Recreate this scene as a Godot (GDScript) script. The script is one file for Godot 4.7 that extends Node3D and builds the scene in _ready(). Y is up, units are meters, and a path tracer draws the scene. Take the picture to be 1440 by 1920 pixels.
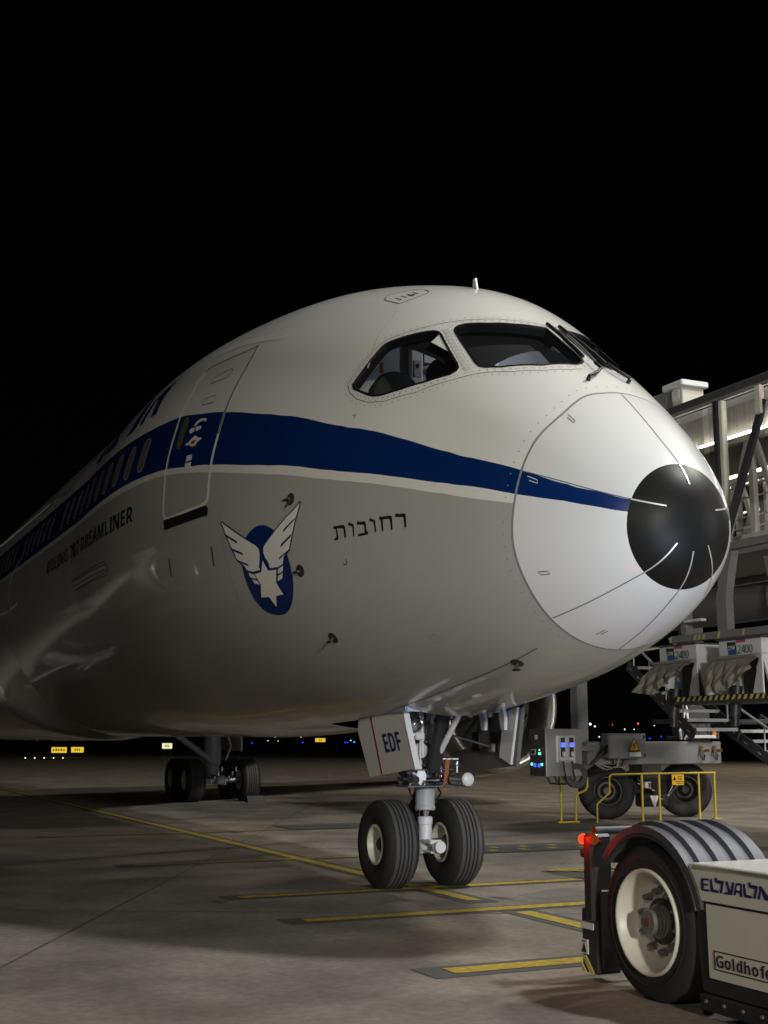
extends Node3D
# A twin-jet airliner at its stand at night. Most things are laid out in the aircraft's own axes:
# x = metres aft of the nose tip, y = metres above the apron, z = metres to port. FR turns those into the world.
const FR_AT := Vector3(2.611, 0.0, -10.597)
const FR_YAW := 114.5257
var FR: Transform3D
var M := {}
var used := {}
var rng := RandomNumberGenerator.new()

# fuselage profile: knots over the square root of the station; crown, keel, half-width, height of the widest line, and their second derivatives
const KQ := [0.0, 0.34641, 0.63246, 0.89443, 1.14018, 1.41421, 1.73205, 2.04939, 2.36643, 2.68328, 3.03315, 3.4641]
const KT := [3.6049, 3.9639, 4.2845, 4.6929, 5.1404, 5.7106, 6.4434, 6.955, 7.3591, 7.622, 7.7644, 7.6991]
const MT := [-0.0815, -0.0815, 2.2335, 0.777, 0.8019, 1.9509, -3.7097, -0.2156, -1.8116, -0.9646, -1.9297, 0.0]
const KB := [3.6049, 3.098, 2.8677, 2.6566, 2.4719, 2.2805, 2.1135, 1.9626, 1.8638, 1.8026, 1.7321, 1.7406]
const MB_ := [2.5957, 2.5957, -0.813, 0.5493, -0.0716, 0.9377, -0.1706, 0.6957, 0.4857, -0.3994, 0.9405, 0.0]
const KW := [0.0, 0.4153, 0.7092, 0.9659, 1.2083, 1.4814, 1.8344, 2.2003, 2.522, 2.7594, 2.9023, 2.8853]
const MW := [-0.6175, -0.6175, -0.1206, 0.0954, -0.1105, 0.5564, 0.1779, -0.4712, -0.9087, -0.9196, -1.5152, 0.0]
const KZ := [3.6049, 3.5326, 3.5696, 3.6482, 3.7318, 3.8304, 3.964, 4.1123, 4.2836, 4.4976, 4.724, 4.72]
const MZ := [1.1478, 1.1478, 0.6189, 0.0715, 0.0249, 0.2736, 0.1027, 0.2004, 0.4766, 0.4488, -2.623, 0.0]
# heights of the paint lines along the station: top and bottom of the blue stripe, bottom of the white pinstripe
const ST_S := [0.0, 0.2, 0.4, 0.64, 1.07, 1.48, 1.82, 2.5, 3.01, 3.34, 4.09, 4.62, 5.75, 6.38, 7.12, 8.2, 9.5, 12.0, 80.0]
const ST_T := [3.65, 3.686, 3.773, 3.869, 4.061, 4.215, 4.344, 4.607, 4.79, 4.893, 5.134, 5.284, 5.547, 5.669, 5.79, 5.83, 5.843, 5.847, 5.847]
const ST_B := [3.55, 3.578, 3.642, 3.72, 3.835, 3.958, 4.046, 4.215, 4.335, 4.415, 4.587, 4.69, 4.887, 4.98, 5.076, 5.125, 5.125, 5.1, 5.1]
const ST_W := [3.5, 3.52, 3.58, 3.64, 3.75, 3.848, 3.945, 4.118, 4.24, 4.318, 4.484, 4.593, 4.795, 4.9, 4.995, 5.035, 5.035, 5.02, 5.02]


class Builder:
	var st := SurfaceTool.new()
	var g := 1
	func _init() -> void:
		st.begin(Mesh.PRIMITIVE_TRIANGLES)
	func tri(a: Vector3, b: Vector3, c: Vector3, sm := -1) -> void:
		st.set_smooth_group(sm)
		st.add_vertex(a); st.add_vertex(c); st.add_vertex(b)
	func quad(a: Vector3, b: Vector3, c: Vector3, d: Vector3, sm := -1) -> void:
		tri(a, b, c, sm); tri(a, c, d, sm)
	func box(c: Vector3, size: Vector3, bev := 0.0, ba := Basis()) -> Builder:
		var h := size / 2.0
		var r := minf(bev, 0.45 * minf(size.x, minf(size.y, size.z)))
		var p := func(sx: int, sy: int, sz: int, k: int) -> Vector3:
			var v := Vector3(sx * (h.x - (0.0 if k == 0 else r)), sy * (h.y - (0.0 if k == 1 else r)), sz * (h.z - (0.0 if k == 2 else r)))
			return c + ba * v
		for s in [-1, 1]:
			var f := [[p.call(s, -1, -1, 0), p.call(s, 1, -1, 0), p.call(s, 1, 1, 0), p.call(s, -1, 1, 0)], [p.call(-1, s, -1, 1), p.call(-1, s, 1, 1), p.call(1, s, 1, 1), p.call(1, s, -1, 1)], [p.call(-1, -1, s, 2), p.call(1, -1, s, 2), p.call(1, 1, s, 2), p.call(-1, 1, s, 2)]]
			for q in f:
				if s > 0: quad(q[0], q[1], q[2], q[3])
				else: quad(q[3], q[2], q[1], q[0])
		if r > 0.0:
			for a in [-1, 1]:
				for b in [-1, 1]:
					if a * b > 0:
						quad(p.call(a, b, -1, 0), p.call(a, b, -1, 1), p.call(a, b, 1, 1), p.call(a, b, 1, 0))
						quad(p.call(-1, a, b, 1), p.call(-1, a, b, 2), p.call(1, a, b, 2), p.call(1, a, b, 1))
						quad(p.call(a, -1, b, 2), p.call(a, -1, b, 0), p.call(a, 1, b, 0), p.call(a, 1, b, 2))
					else:
						quad(p.call(a, b, 1, 0), p.call(a, b, 1, 1), p.call(a, b, -1, 1), p.call(a, b, -1, 0))
						quad(p.call(1, a, b, 1), p.call(1, a, b, 2), p.call(-1, a, b, 2), p.call(-1, a, b, 1))
						quad(p.call(a, 1, b, 2), p.call(a, 1, b, 0), p.call(a, -1, b, 0), p.call(a, -1, b, 2))
					for d in [-1, 1]:
						if a * b * d > 0: tri(p.call(a, b, d, 0), p.call(a, b, d, 1), p.call(a, b, d, 2))
						else: tri(p.call(a, b, d, 0), p.call(a, b, d, 2), p.call(a, b, d, 1))
		return self
	# a turned profile of (radius, height along ax); soft smooths the whole profile, otherwise each step keeps its edges
	func lathe(prof: Array, at: Vector3, ax: Vector3, n := 24, soft := false) -> Builder:
		ax = ax.normalized()
		var e1 := ax.cross(Vector3(0, 1, 0) if absf(ax.y) < 0.9 else Vector3(1, 0, 0)).normalized()
		var e2 := ax.cross(e1)
		g += 1
		for i in prof.size() - 1:
			if not soft: g += 1
			var a: Vector2 = prof[i]
			var b: Vector2 = prof[i + 1]
			for k in n:
				var t0 := TAU * k / n
				var t1 := TAU * (k + 1) / n
				var d0 := e1 * cos(t0) + e2 * sin(t0)
				var d1 := e1 * cos(t1) + e2 * sin(t1)
				var p0 := at + d0 * a.x + ax * a.y
				var p1 := at + d1 * a.x + ax * a.y
				var p2 := at + d1 * b.x + ax * b.y
				var p3 := at + d0 * b.x + ax * b.y
				if a.x > 1e-5: tri(p0, p1, p2, g)
				if b.x > 1e-5: tri(p0, p2, p3, g)
		return self
	func tube(p0: Vector3, p1: Vector3, r0: float, r1 := -1.0, n := 12) -> Builder:
		if r1 < 0.0: r1 = r0
		var l := p0.distance_to(p1)
		return lathe([Vector2(0, 0), Vector2(r0, 0), Vector2(r1, l), Vector2(0, l)], p0, p1 - p0, n)
	func path(pts: Array, r: float, n := 8) -> Builder:
		for i in pts.size() - 1:
			tube(pts[i], pts[i + 1], r, r, n)
			if i > 0: ball(pts[i], r, n, 4)
		return self
	func ball(c: Vector3, r: float, n := 12, m := 6, squash := Vector3.ONE) -> Builder:
		g += 1
		for i in m:
			for k in n:
				var q := []
				for d in [[i, k], [i, k + 1], [i + 1, k + 1], [i + 1, k]]:
					var th: float = PI * d[0] / m
					var ph: float = TAU * d[1] / n
					q.append(c + Vector3(sin(th) * cos(ph), cos(th), sin(th) * sin(ph)) * r * squash)
				if i > 0: tri(q[0], q[1], q[2], g)
				if i < m - 1: tri(q[0], q[2], q[3], g)
		return self
	# a flat outline in the xy plane of xf (counter-clockwise), given a thickness along its z from 0 back to -depth
	func prism(poly: PackedVector2Array, depth: float, xf := Transform3D()) -> Builder:
		if Geometry2D.is_polygon_clockwise(poly):
			poly = poly.duplicate(); poly.reverse()
		var t := Geometry2D.triangulate_polygon(poly)
		for i in range(0, t.size(), 3):
			var q := [poly[t[i]], poly[t[i + 1]], poly[t[i + 2]]]
			if (q[1] - q[0]).cross(q[2] - q[0]) < 0.0: q = [q[0], q[2], q[1]]
			tri(xf * Vector3(q[0].x, q[0].y, 0), xf * Vector3(q[1].x, q[1].y, 0), xf * Vector3(q[2].x, q[2].y, 0))
			tri(xf * Vector3(q[0].x, q[0].y, -depth), xf * Vector3(q[2].x, q[2].y, -depth), xf * Vector3(q[1].x, q[1].y, -depth))
		for i in poly.size():
			var a := poly[i]
			var b := poly[(i + 1) % poly.size()]
			quad(xf * Vector3(a.x, a.y, -depth), xf * Vector3(b.x, b.y, -depth), xf * Vector3(b.x, b.y, 0), xf * Vector3(a.x, a.y, 0))
		return self
	func done() -> ArrayMesh:
		st.generate_normals()
		return st.commit()


# patches laid on the fuselage, with exact normals
class HullPatch:
	var v := PackedVector3Array()
	var n := PackedVector3Array()
	var ix := PackedInt32Array()
	func done() -> ArrayMesh:
		var a := []
		a.resize(Mesh.ARRAY_MAX)
		a[Mesh.ARRAY_VERTEX] = v; a[Mesh.ARRAY_NORMAL] = n; a[Mesh.ARRAY_INDEX] = ix
		var m := ArrayMesh.new()
		m.add_surface_from_arrays(Mesh.PRIMITIVE_TRIANGLES, a)
		return m


func numbered(called: String, parent: Node) -> String:
	var key := str(parent.get_instance_id()) + called
	used[key] = used.get(key, 0) + 1
	return called if used[key] == 1 else "%s_%03d" % [called, used[key] - 1]


func tag(o: Node, label: String, category: String, group := "", kind := "") -> Node:
	if label: o.set_meta("label", label)
	if category: o.set_meta("category", category)
	if group: o.set_meta("group", group)
	if kind: o.set_meta("kind", kind)
	return o


func put(called: String, mesh: Mesh, mat: Material, parent: Node = self, at := Transform3D()) -> MeshInstance3D:
	var o := MeshInstance3D.new()
	o.name = numbered(called, parent)
	o.mesh = mesh
	o.material_override = mat
	o.transform = at
	parent.add_child(o, true)
	return o


# a thing whose parts are written in the aircraft's axes; its node stands at base (also in those axes)
var bases := {}
func thing(called: String, label: String, category: String, base: Vector3, group := "") -> Node3D:
	var o := Node3D.new()
	o.name = numbered(called, self)
	o.transform = FR * Transform3D(Basis(), base)
	add_child(o, true)
	tag(o, label, category, group)
	bases[o] = base
	return o


func part(called: String, b: Variant, mat: Material, parent: Node) -> MeshInstance3D:
	var mesh: Mesh = b.done() if b is Builder or b is HullPatch else b
	var at := Transform3D()
	if bases.has(parent): at.origin = -bases[parent]
	return put(called, mesh, mat, parent, at)


func B() -> Builder:
	return Builder.new()


# ---------------------------------------------------------------- fuselage surface
func spl(y: Array, m: Array, q: float) -> float:
	var i := 0
	while i < 10 and q > KQ[i + 1]: i += 1
	var h: float = KQ[i + 1] - KQ[i]
	var a: float = (KQ[i + 1] - q) / h
	var b: float = 1.0 - a
	return a * y[i] + b * y[i + 1] + ((a * a * a - a) * m[i] + (b * b * b - b) * m[i + 1]) * h * h / 6.0


func prof(s: float) -> Array:
	if s < 12.0:
		var q := sqrt(maxf(s, 0.0))
		return [spl(KT, MT, q), spl(KB, MB_, q), maxf(spl(KW, MW, q), 0.0), spl(KZ, MZ, q)]
	var t := clampf((s - 42.0) / 20.0, 0.0, 1.0)
	t = t * t
	return [7.6991 - 0.9 * t, 1.7406 + 4.2 * t, 2.8853 * (1.0 - 0.93 * t), 4.72 + 1.6 * t]


func P(u: float, a: float) -> Vector3:
	var r := prof(u * u)
	var ca := cos(a)
	return Vector3(u * u, r[3] + (r[0] - r[3] if ca > 0.0 else r[3] - r[1]) * ca, -r[2] * sin(a))


func N(u: float, a: float) -> Vector3:
	var d := (P(u + 0.0015, a) - P(maxf(u - 0.0015, 0.0), a)).cross(P(u, a + 0.0015) - P(u, a - 0.0015))
	return d.normalized() if u > 0.002 and d.length() > 1e-12 else Vector3(-1, 0, 0)


func on(s: float, a: float, lift := 0.0) -> Vector3:
	var u := sqrt(s)
	return P(u, a) + (N(u, a) * lift if lift else Vector3.ZERO)


func a_at(s: float, y: float) -> float:
	var r := prof(s)
	return acos(clampf((y - r[3]) / (r[0] - r[3] if y > r[3] else r[3] - r[1]), -1.0, 1.0))


func line_y(tab: Array, s: float) -> float:
	var i := 0
	while i < ST_S.size() - 2 and s > ST_S[i + 1]: i += 1
	return cubic_interpolate(tab[i], tab[i + 1], tab[maxi(i - 1, 0)], tab[mini(i + 2, ST_S.size() - 1)], clampf((s - ST_S[i]) / (ST_S[i + 1] - ST_S[i]), 0, 1)) if i < ST_S.size() - 2 else tab[i]


func edge_a(kind: int, s: float) -> float:
	return a_at(s, line_y([ST_T, ST_T, ST_B, ST_W][kind], s))


func side_a(kind: int, s: float) -> float:   # 1..3 the paint lines to starboard, -1..-3 to port measured over the top, 11..13 to port measured under the keel, 20 and 21 the keel itself
	if kind >= 20: return -PI if kind == 20 else PI
	if kind > 10: return TAU - edge_a(kind - 10, s)
	return -edge_a(-kind, s) if kind < 0 else edge_a(kind, s)


func ring_s(kind: int, a: float) -> float:   # 0 tip, 1 cap, 2 radome joint, 3 tail
	if kind == 0: return 0.0
	if kind == 3: return 62.0
	var s := 0.4 if kind == 1 else 1.1
	for k in 12:
		var y := P(sqrt(s), a).y
		s = 0.5 * s + 0.5 * (0.533 - 0.091 * y if kind == 1 else 1.452 - 0.099 * y + 0.018 * exp(-pow((absf(wrapf(a, -PI, PI)) - 0.36) / 0.12, 2.0)) - 0.034 * exp(-pow((absf(wrapf(a, -PI, PI)) - 0.72) / 0.2, 2.0)) + 0.022 * exp(-pow((absf(wrapf(a, -PI, PI)) - 1.85) / 0.25, 2.0)))
	return s


func tri_into(sk: HullPatch, k: Array, lift: float) -> void:
	if (k[1] - k[0]).cross(k[2] - k[0]) < 0.0: k = [k[0], k[2], k[1]]
	for p in [k[0], k[2], k[1]]:
		var nn := N(p.x, p.y)
		sk.ix.append(sk.v.size()); sk.v.append(P(p.x, p.y) + nn * lift); sk.n.append(nn)


# the skin between two rings and two paint lines, with openings cut out
func band(r0: int, r1: int, lo: int, hi: int, n1: int, n2: int, nt: int, holes := []) -> ArrayMesh:
	var sk := HullPatch.new()
	var grid := []
	var rows := n1 + n2
	for j in nt + 1:
		var t := float(j) / nt
		var us := []
		for e in [r0, r1]:
			var s := ring_s(e, lerpf(side_a(lo, 1.0), side_a(hi, 1.0), t))
			for k in 8:
				s = ring_s(e, lerpf(side_a(lo, maxf(s, 0.001)), side_a(hi, maxf(s, 0.001)), t))
			us.append(sqrt(maxf(s, 0.0)))
		var mid := minf(us[1], sqrt(13.0))
		for i in rows + 1:
			var u: float = lerpf(us[0], mid, float(i) / n1) if i <= n1 else lerpf(mid, us[1], float(i - n1) / n2)
			var s2 := maxf(u * u, 0.0005)
			grid.append(Vector2(u, lerpf(side_a(lo, s2), side_a(hi, s2), t)))
	for g2 in grid:
		sk.v.append(P(g2.x, g2.y)); sk.n.append(N(g2.x, g2.y))
	var boxes := []
	for h in holes:
		var bb := Rect2(h[0], Vector2.ZERO)
		for p in h: bb = bb.expand(p)
		boxes.append(bb)
	for j in nt:
		for i in rows:
			var a := j * (rows + 1) + i
			var c := [a, a + 1, a + rows + 2, a + rows + 1]
			var cut := -1
			for h in holes.size():
				var cb := Rect2(grid[c[0]], Vector2.ZERO).expand(grid[c[1]]).expand(grid[c[2]]).expand(grid[c[3]])
				if boxes[h].intersects(cb): cut = h
			if cut >= 0:
				var cell := PackedVector2Array([grid[c[0]], grid[c[1]], grid[c[2]], grid[c[3]]])
				for piece in Geometry2D.clip_polygons(cell, holes[cut]):
					var t := Geometry2D.triangulate_polygon(piece)
					for k in range(0, t.size(), 3):
						tri_into(sk, [piece[t[k]], piece[t[k + 1]], piece[t[k + 2]]], 0.0)
			else:
				sk.ix.append_array(PackedInt32Array([c[0], c[2], c[1], c[0], c[3], c[2]]))
	return sk.done()


func pairs(f: Array, mirror := false) -> PackedVector2Array:   # (station, angle) -> (root of station, angle)
	var p := PackedVector2Array()
	for i in range(0, f.size(), 2):
		p.append(Vector2(sqrt(f[i]), -f[i + 1] if mirror else f[i + 1]))
	return p


# paint or film on the hull: an outline cut along a grid so that it follows the curve, lifted a few millimetres
func film(sk: HullPatch, poly: PackedVector2Array, lift: float, du := 0.03, da := 0.045) -> void:
	var bb := Rect2(poly[0], Vector2.ZERO)
	for p in poly: bb = bb.expand(p)
	for i in range(int(floor(bb.position.x / du)), int(floor(bb.end.x / du)) + 1):
		for j in range(int(floor(bb.position.y / da)), int(floor(bb.end.y / da)) + 1):
			var cell := PackedVector2Array([Vector2(i * du, j * da), Vector2((i + 1) * du, j * da), Vector2((i + 1) * du, (j + 1) * da), Vector2(i * du, (j + 1) * da)])
			for piece in Geometry2D.intersect_polygons(poly, cell):
				var t := Geometry2D.triangulate_polygon(piece)
				for k in range(0, t.size(), 3):
					tri_into(sk, [piece[t[k]], piece[t[k + 1]], piece[t[k + 2]]], lift)


func decal(called: String, feats: Array, lift: float, mat: Material, parent: Node, mirror := false) -> MeshInstance3D:
	var sk := HullPatch.new()
	for f in feats:
		film(sk, f if f is PackedVector2Array else pairs(f, mirror), lift)
	return part(called, sk, mat, parent)


func ribbon_into(sk: HullPatch, p: PackedVector2Array, width: float, lift: float, closed := false) -> void:
	var pts := []
	var m := p.size() if closed else p.size() - 1
	for i in m:
		var a := p[i]
		var b := p[(i + 1) % p.size()]
		var k := maxi(1, int(ceil(P(a.x, a.y).distance_to(P(b.x, b.y)) / 0.09)))
		for j in k: pts.append(a.lerp(b, float(j) / k))
	if not closed: pts.append(p[p.size() - 1])
	var base := sk.v.size()
	for i in pts.size():
		var a: Vector2 = pts[i - 1 if i > 0 else (pts.size() - 1 if closed else 0)]
		var b: Vector2 = pts[i + 1 if i < pts.size() - 1 else (0 if closed else i)]
		var nn := N(pts[i].x, pts[i].y)
		var side := (P(b.x, b.y) - P(a.x, a.y)).cross(nn).normalized() * width / 2.0
		var c := P(pts[i].x, pts[i].y) + nn * lift
		sk.v.append(c + side); sk.v.append(c - side); sk.n.append(nn); sk.n.append(nn)
	for i in pts.size() - (0 if closed else 1):
		var a := base + i * 2
		var b := base + ((i + 1) % pts.size()) * 2
		sk.ix.append_array(PackedInt32Array([a, a + 1, b, b, a + 1, b + 1]))


func ribbon(called: String, f: Variant, width: float, lift: float, mat: Material, parent: Node, closed := false, mirror := false) -> MeshInstance3D:
	var sk := HullPatch.new()
	ribbon_into(sk, f if f is PackedVector2Array else pairs(f, mirror), width, lift, closed)
	return part(called, sk, mat, parent)


func lettering(text: String, bold := true, size := 16) -> TextMesh:
	var f := SystemFont.new()
	f.font_names = PackedStringArray(["Droid Sans"])
	f.font_weight = 700 if bold else 400
	var t := TextMesh.new()
	t.text = text; t.font = f; t.font_size = size; t.pixel_size = 0.01; t.depth = 0.0
	t.horizontal_alignment = HORIZONTAL_ALIGNMENT_LEFT; t.vertical_alignment = VERTICAL_ALIGNMENT_BOTTOM
	return t


# lettering as a thin mesh fitted into a box: o = lower left corner, ex and ey = its width and height as vectors
func sign_text(called: String, text: String, o: Vector3, ex: Vector3, ey: Vector3, mat: Material, parent: Node, bold := true) -> MeshInstance3D:
	var a := lettering(text, bold).get_mesh_arrays()
	var v: PackedVector3Array = a[Mesh.ARRAY_VERTEX]
	var idx: PackedInt32Array = a[Mesh.ARRAY_INDEX]
	var bb := AABB(v[0], Vector3.ZERO)
	for p in v: bb = bb.expand(p)
	var st := SurfaceTool.new()
	st.begin(Mesh.PRIMITIVE_TRIANGLES)
	var nn := ex.cross(ey).normalized()
	for i in idx:
		var p := v[i]
		st.set_normal(nn)
		st.add_vertex(o + ex * ((p.x - bb.position.x) / bb.size.x) + ey * ((p.y - bb.position.y) / bb.size.y))
	return part(called, st.commit(), mat, parent)


func noise_tex(freq: float, oct: int, lo: Color, hi: Color, sd: int, size := 512, colour := true) -> NoiseTexture2D:
	var n := FastNoiseLite.new()
	n.noise_type = FastNoiseLite.TYPE_SIMPLEX_SMOOTH; n.frequency = freq; n.fractal_octaves = oct; n.seed = sd
	var t := NoiseTexture2D.new()
	t.width = size; t.height = size; t.seamless = true; t.noise = n
	var gr := Gradient.new()
	gr.set_color(0, lo.linear_to_srgb() if colour else lo); gr.set_color(1, hi.linear_to_srgb() if colour else hi)
	t.color_ramp = gr
	return t


func mat(called: String, lin: Color, rough := 0.6, metal := 0.0) -> StandardMaterial3D:
	var m := StandardMaterial3D.new()
	m.resource_name = called
	m.albedo_color = lin.linear_to_srgb()
	m.roughness = rough; m.metallic = metal
	M[called] = m
	return m


func glow(called: String, col: Color, energy: float) -> StandardMaterial3D:
	var m := mat(called, Color(0.3, 0.3, 0.3), 0.4)
	m.emission_enabled = true; m.emission = col; m.emission_energy_multiplier = energy
	return m


func weather(m: StandardMaterial3D, tex: Texture2D, scale: float, rough_tex: Texture2D = null) -> void:
	m.albedo_texture = tex
	m.uv1_triplanar = true; m.uv1_world_triplanar = true; m.uv1_scale = Vector3.ONE * scale
	if rough_tex: m.roughness_texture = rough_tex


# ================================================================ the scene
func _ready() -> void:
	rng.seed = 7
	FR = Transform3D(Basis(Vector3.UP, deg_to_rad(FR_YAW)), FR_AT)
	# camera, night sky, exposure
	var cam := Camera3D.new()
	cam.name = "camera"
	cam.position = Vector3(0, 1.711, 0)
	cam.rotation_degrees = Vector3(10.0189, 0, 0)
	cam.fov = 43.6028; cam.near = 0.1; cam.far = 4000.0
	add_child(cam)
	cam.current = true
	var env := Environment.new()
	var sky_m := ProceduralSkyMaterial.new()
	sky_m.sky_top_color = Color(0.004, 0.004, 0.006); sky_m.sky_horizon_color = Color(0.012, 0.012, 0.014); sky_m.sky_curve = 0.12
	sky_m.ground_bottom_color = Color(0.004, 0.004, 0.004); sky_m.ground_horizon_color = Color(0.012, 0.012, 0.014)
	sky_m.sky_energy_multiplier = 1.0
	env.background_mode = Environment.BG_SKY
	env.sky = Sky.new(); env.sky.sky_material = sky_m
	env.background_energy_multiplier = 1.0
	env.tonemap_mode = Environment.TONE_MAPPER_LINEAR
	env.tonemap_exposure = 1.0
	env.sdfgi_enabled = true; env.ssao_enabled = true; env.ssil_enabled = true
	var we := WorldEnvironment.new()
	we.name = "world_environment"; we.environment = env
	add_child(we)
	materials()
	# floodlight masts out of view, placed and powered to light hull, apron and tug
	unseen_flood_mast("tall unseen floodlight mast ahead of the aircraft nose", Vector3(-53.0, 0, -10.1), 12.1, Vector3(3, 2, 0), Color(1.0, 0.985, 0.94), 270.0)
	unseen_flood_mast("short unseen floodlight mast ahead of the aircraft nose", Vector3(-35.2, 0, -8.0), 7.7, Vector3(3, 2, 0), Color(1.0, 0.985, 0.94), 600.0)
	unseen_flood_mast("unseen floodlight mast beside the tug with a second low lamp", Vector3(-6.5, 0, 13.6), 25.5, Vector3(4, 1, 0), Color(1.0, 1.0, 1.0), 500.0, 62.0, 6.0, 80.0)
	unseen_flood_mast("unseen floodlight mast on the port side of the boarding bridge", Vector3(2.4, 0, 20.0), 23.0, Vector3(8, 0, 2), Color(1.0, 0.975, 0.92), 267.0)
	unseen_flood_mast("distant unseen floodlight mast beyond the port wing of the aircraft", Vector3(35.6, 0, 65.2), 23.0, Vector3(40, 0, 0), Color(1.0, 0.95, 0.86), 1200.0, 75.0)
	unseen_flood_mast("low unseen floodlight mast off the starboard side of the nose", Vector3(-26, 0, -24), 14.0, Vector3(-2, 0.5, -2), Color(1.0, 0.97, 0.9), 170.0, 13.0)

	ground()
	airliner()
	nose_gear()
	engines_and_wings()
	main_gears()
	jet_bridge()
	tug()
	distance()


const WORK_E := 20.0


func materials() -> void:
	var grime := noise_tex(0.006, 4, Color(0.93, 0.925, 0.91), Color(1, 1, 1), 3)
	var hull_rough := noise_tex(0.02, 5, Color(0.28, 0.28, 0.28), Color(0.42, 0.42, 0.42), 5, 512, false)
	var fine := noise_tex(0.05, 5, Color(0.72, 0.72, 0.72), Color(1, 1, 1), 8)
	var scuff := noise_tex(0.03, 5, Color(0.45, 0.45, 0.45), Color(0.9, 0.9, 0.9), 9, 512, false)
	weather(mat("white_paint", Color(0.76, 0.745, 0.70), 1.0), grime, 0.25, hull_rough)
	weather(mat("grey_paint", Color(0.40, 0.395, 0.36), 1.0), grime, 0.25, hull_rough)
	weather(mat("blue_paint", Color(0.002, 0.021, 0.115), 1.0), grime, 0.25, hull_rough)
	mat("radome_paint", Color(0.69, 0.685, 0.665), 0.3)
	for k in ["white_paint", "grey_paint", "blue_paint", "radome_paint"]:
		M[k].clearcoat_enabled = true; M[k].clearcoat = 0.8; M[k].clearcoat_roughness = 0.06
	mat("cap_rubber", Color(0.010, 0.0098, 0.0092), 0.42).metallic_specular = 0.27
	mat("seal_grey", Color(0.22, 0.21, 0.19), 0.6)
	mat("panel_line", Color(0.10, 0.098, 0.09), 0.7)
	mat("soft_line", Color(0.55, 0.54, 0.49), 0.6)
	mat("joint_grey", Color(0.24, 0.235, 0.215), 0.6)
	mat("black_paint", Color(0.012, 0.012, 0.014), 0.4)
	mat("emblem_blue", Color(0.002, 0.02, 0.115), 0.35)
	mat("emblem_white", Color(0.74, 0.72, 0.65), 0.35)
	mat("red_paint", Color(0.22, 0.012, 0.015), 0.4)
	mat("door_line", Color(0.66, 0.645, 0.58), 0.4)
	mat("door_shadow", Color(0.17, 0.165, 0.14), 0.6)
	mat("olive_glass", Color(0.09, 0.09, 0.045), 0.2)
	mat("window_tan", Color(0.13, 0.115, 0.08), 0.25)
	mat("strip_metal", Color(0.6, 0.6, 0.58), 0.35, 0.6)
	mat("probe_bronze", Color(0.055, 0.042, 0.032), 0.45, 0.4)
	mat("black_seal", Color(0.006, 0.006, 0.006), 0.5)
	var gl := mat("pane_glass", Color(0.01, 0.012, 0.012), 0.02)
	gl.albedo_color.a = 0.22; gl.transparency = BaseMaterial3D.TRANSPARENCY_ALPHA
	var gb := mat("bridge_glass", Color(0.02, 0.025, 0.025), 0.03)
	gb.albedo_color.a = 0.14; gb.transparency = BaseMaterial3D.TRANSPARENCY_ALPHA
	mat("cockpit_grey", Color(0.42, 0.43, 0.46), 0.7)
	mat("cockpit_dark", Color(0.015, 0.015, 0.016), 0.7)
	mat("paper_white", Color(0.8, 0.8, 0.78), 0.7)
	mat("orange_handle", Color(0.45, 0.12, 0.03), 0.5)
	mat("gear_white", Color(0.60, 0.61, 0.64), 0.35)
	mat("gear_grey", Color(0.36, 0.37, 0.40), 0.4)
	mat("bay_blue_lit", Color(0.30, 0.34, 0.42), 0.6)  # bluish light in the gear bay put into the wall colour
	mat("door_inside", Color(0.10, 0.10, 0.095), 0.6)
	mat("chrome", Color(0.62, 0.62, 0.64), 0.12, 1.0)
	mat("steel", Color(0.36, 0.36, 0.37), 0.35, 0.9)
	mat("dark_metal", Color(0.035, 0.035, 0.037), 0.45, 0.4)
	mat("strap_orange", Color(0.30, 0.09, 0.03), 0.8)
	var tyre := mat("tyre_rubber", Color(0.016, 0.0155, 0.016), 0.75)
	weather(tyre, fine, 1.3)
	var tread := mat("tread_rubber", Color(0.062, 0.060, 0.062), 0.8)
	weather(tread, fine, 1.6)
	mat("groove_black", Color(0.008, 0.008, 0.008), 0.9)
	mat("rim_cream", Color(0.58, 0.55, 0.48), 0.4)
	mat("hub_dark", Color(0.05, 0.045, 0.04), 0.5, 0.5)
	mat("lip_metal", Color(0.60, 0.58, 0.54), 0.34, 1.0)
	mat("fan_dark", Color(0.02, 0.02, 0.02), 0.5, 0.4)
	# jet bridge
	weather(mat("bridge_grey", Color(0.20, 0.20, 0.195), 0.55), fine, 0.8)
	weather(mat("bridge_dark", Color(0.06, 0.06, 0.062), 0.5), fine, 0.8)
	weather(mat("bridge_white", Color(0.56, 0.53, 0.46), 0.5), grime, 0.5)
	mat("gunmetal", Color(0.045, 0.05, 0.06), 0.35, 0.5)
	weather(mat("pipe_grey", Color(0.13, 0.13, 0.125), 0.6), fine, 0.9)
	var br := mat("brushed_panel", Color(0.42, 0.41, 0.37), 0.38, 0.55)
	weather(br, noise_tex(0.02, 4, Color(0.55, 0.55, 0.53), Color(1, 1, 1), 12), 1.0)
	br.uv1_scale = Vector3(2.6, 0.12, 2.6)
	weather(mat("hopper_paint", Color(0.52, 0.53, 0.53), 0.5), grime, 0.8)
	weather(mat("canvas", Color(0.25, 0.225, 0.18), 0.9), fine, 1.2)
	M.canvas.heightmap_enabled = true; M.canvas.heightmap_texture = noise_tex(0.02, 5, Color(0, 0, 0), Color(1, 1, 1), 41, 512, false); M.canvas.heightmap_scale = 1.2
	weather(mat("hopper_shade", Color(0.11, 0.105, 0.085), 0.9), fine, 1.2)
	mat("hazard_yellow", Color(0.55, 0.44, 0.14), 0.6)
	mat("hazard_black", Color(0.012, 0.012, 0.012), 0.6)
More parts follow.
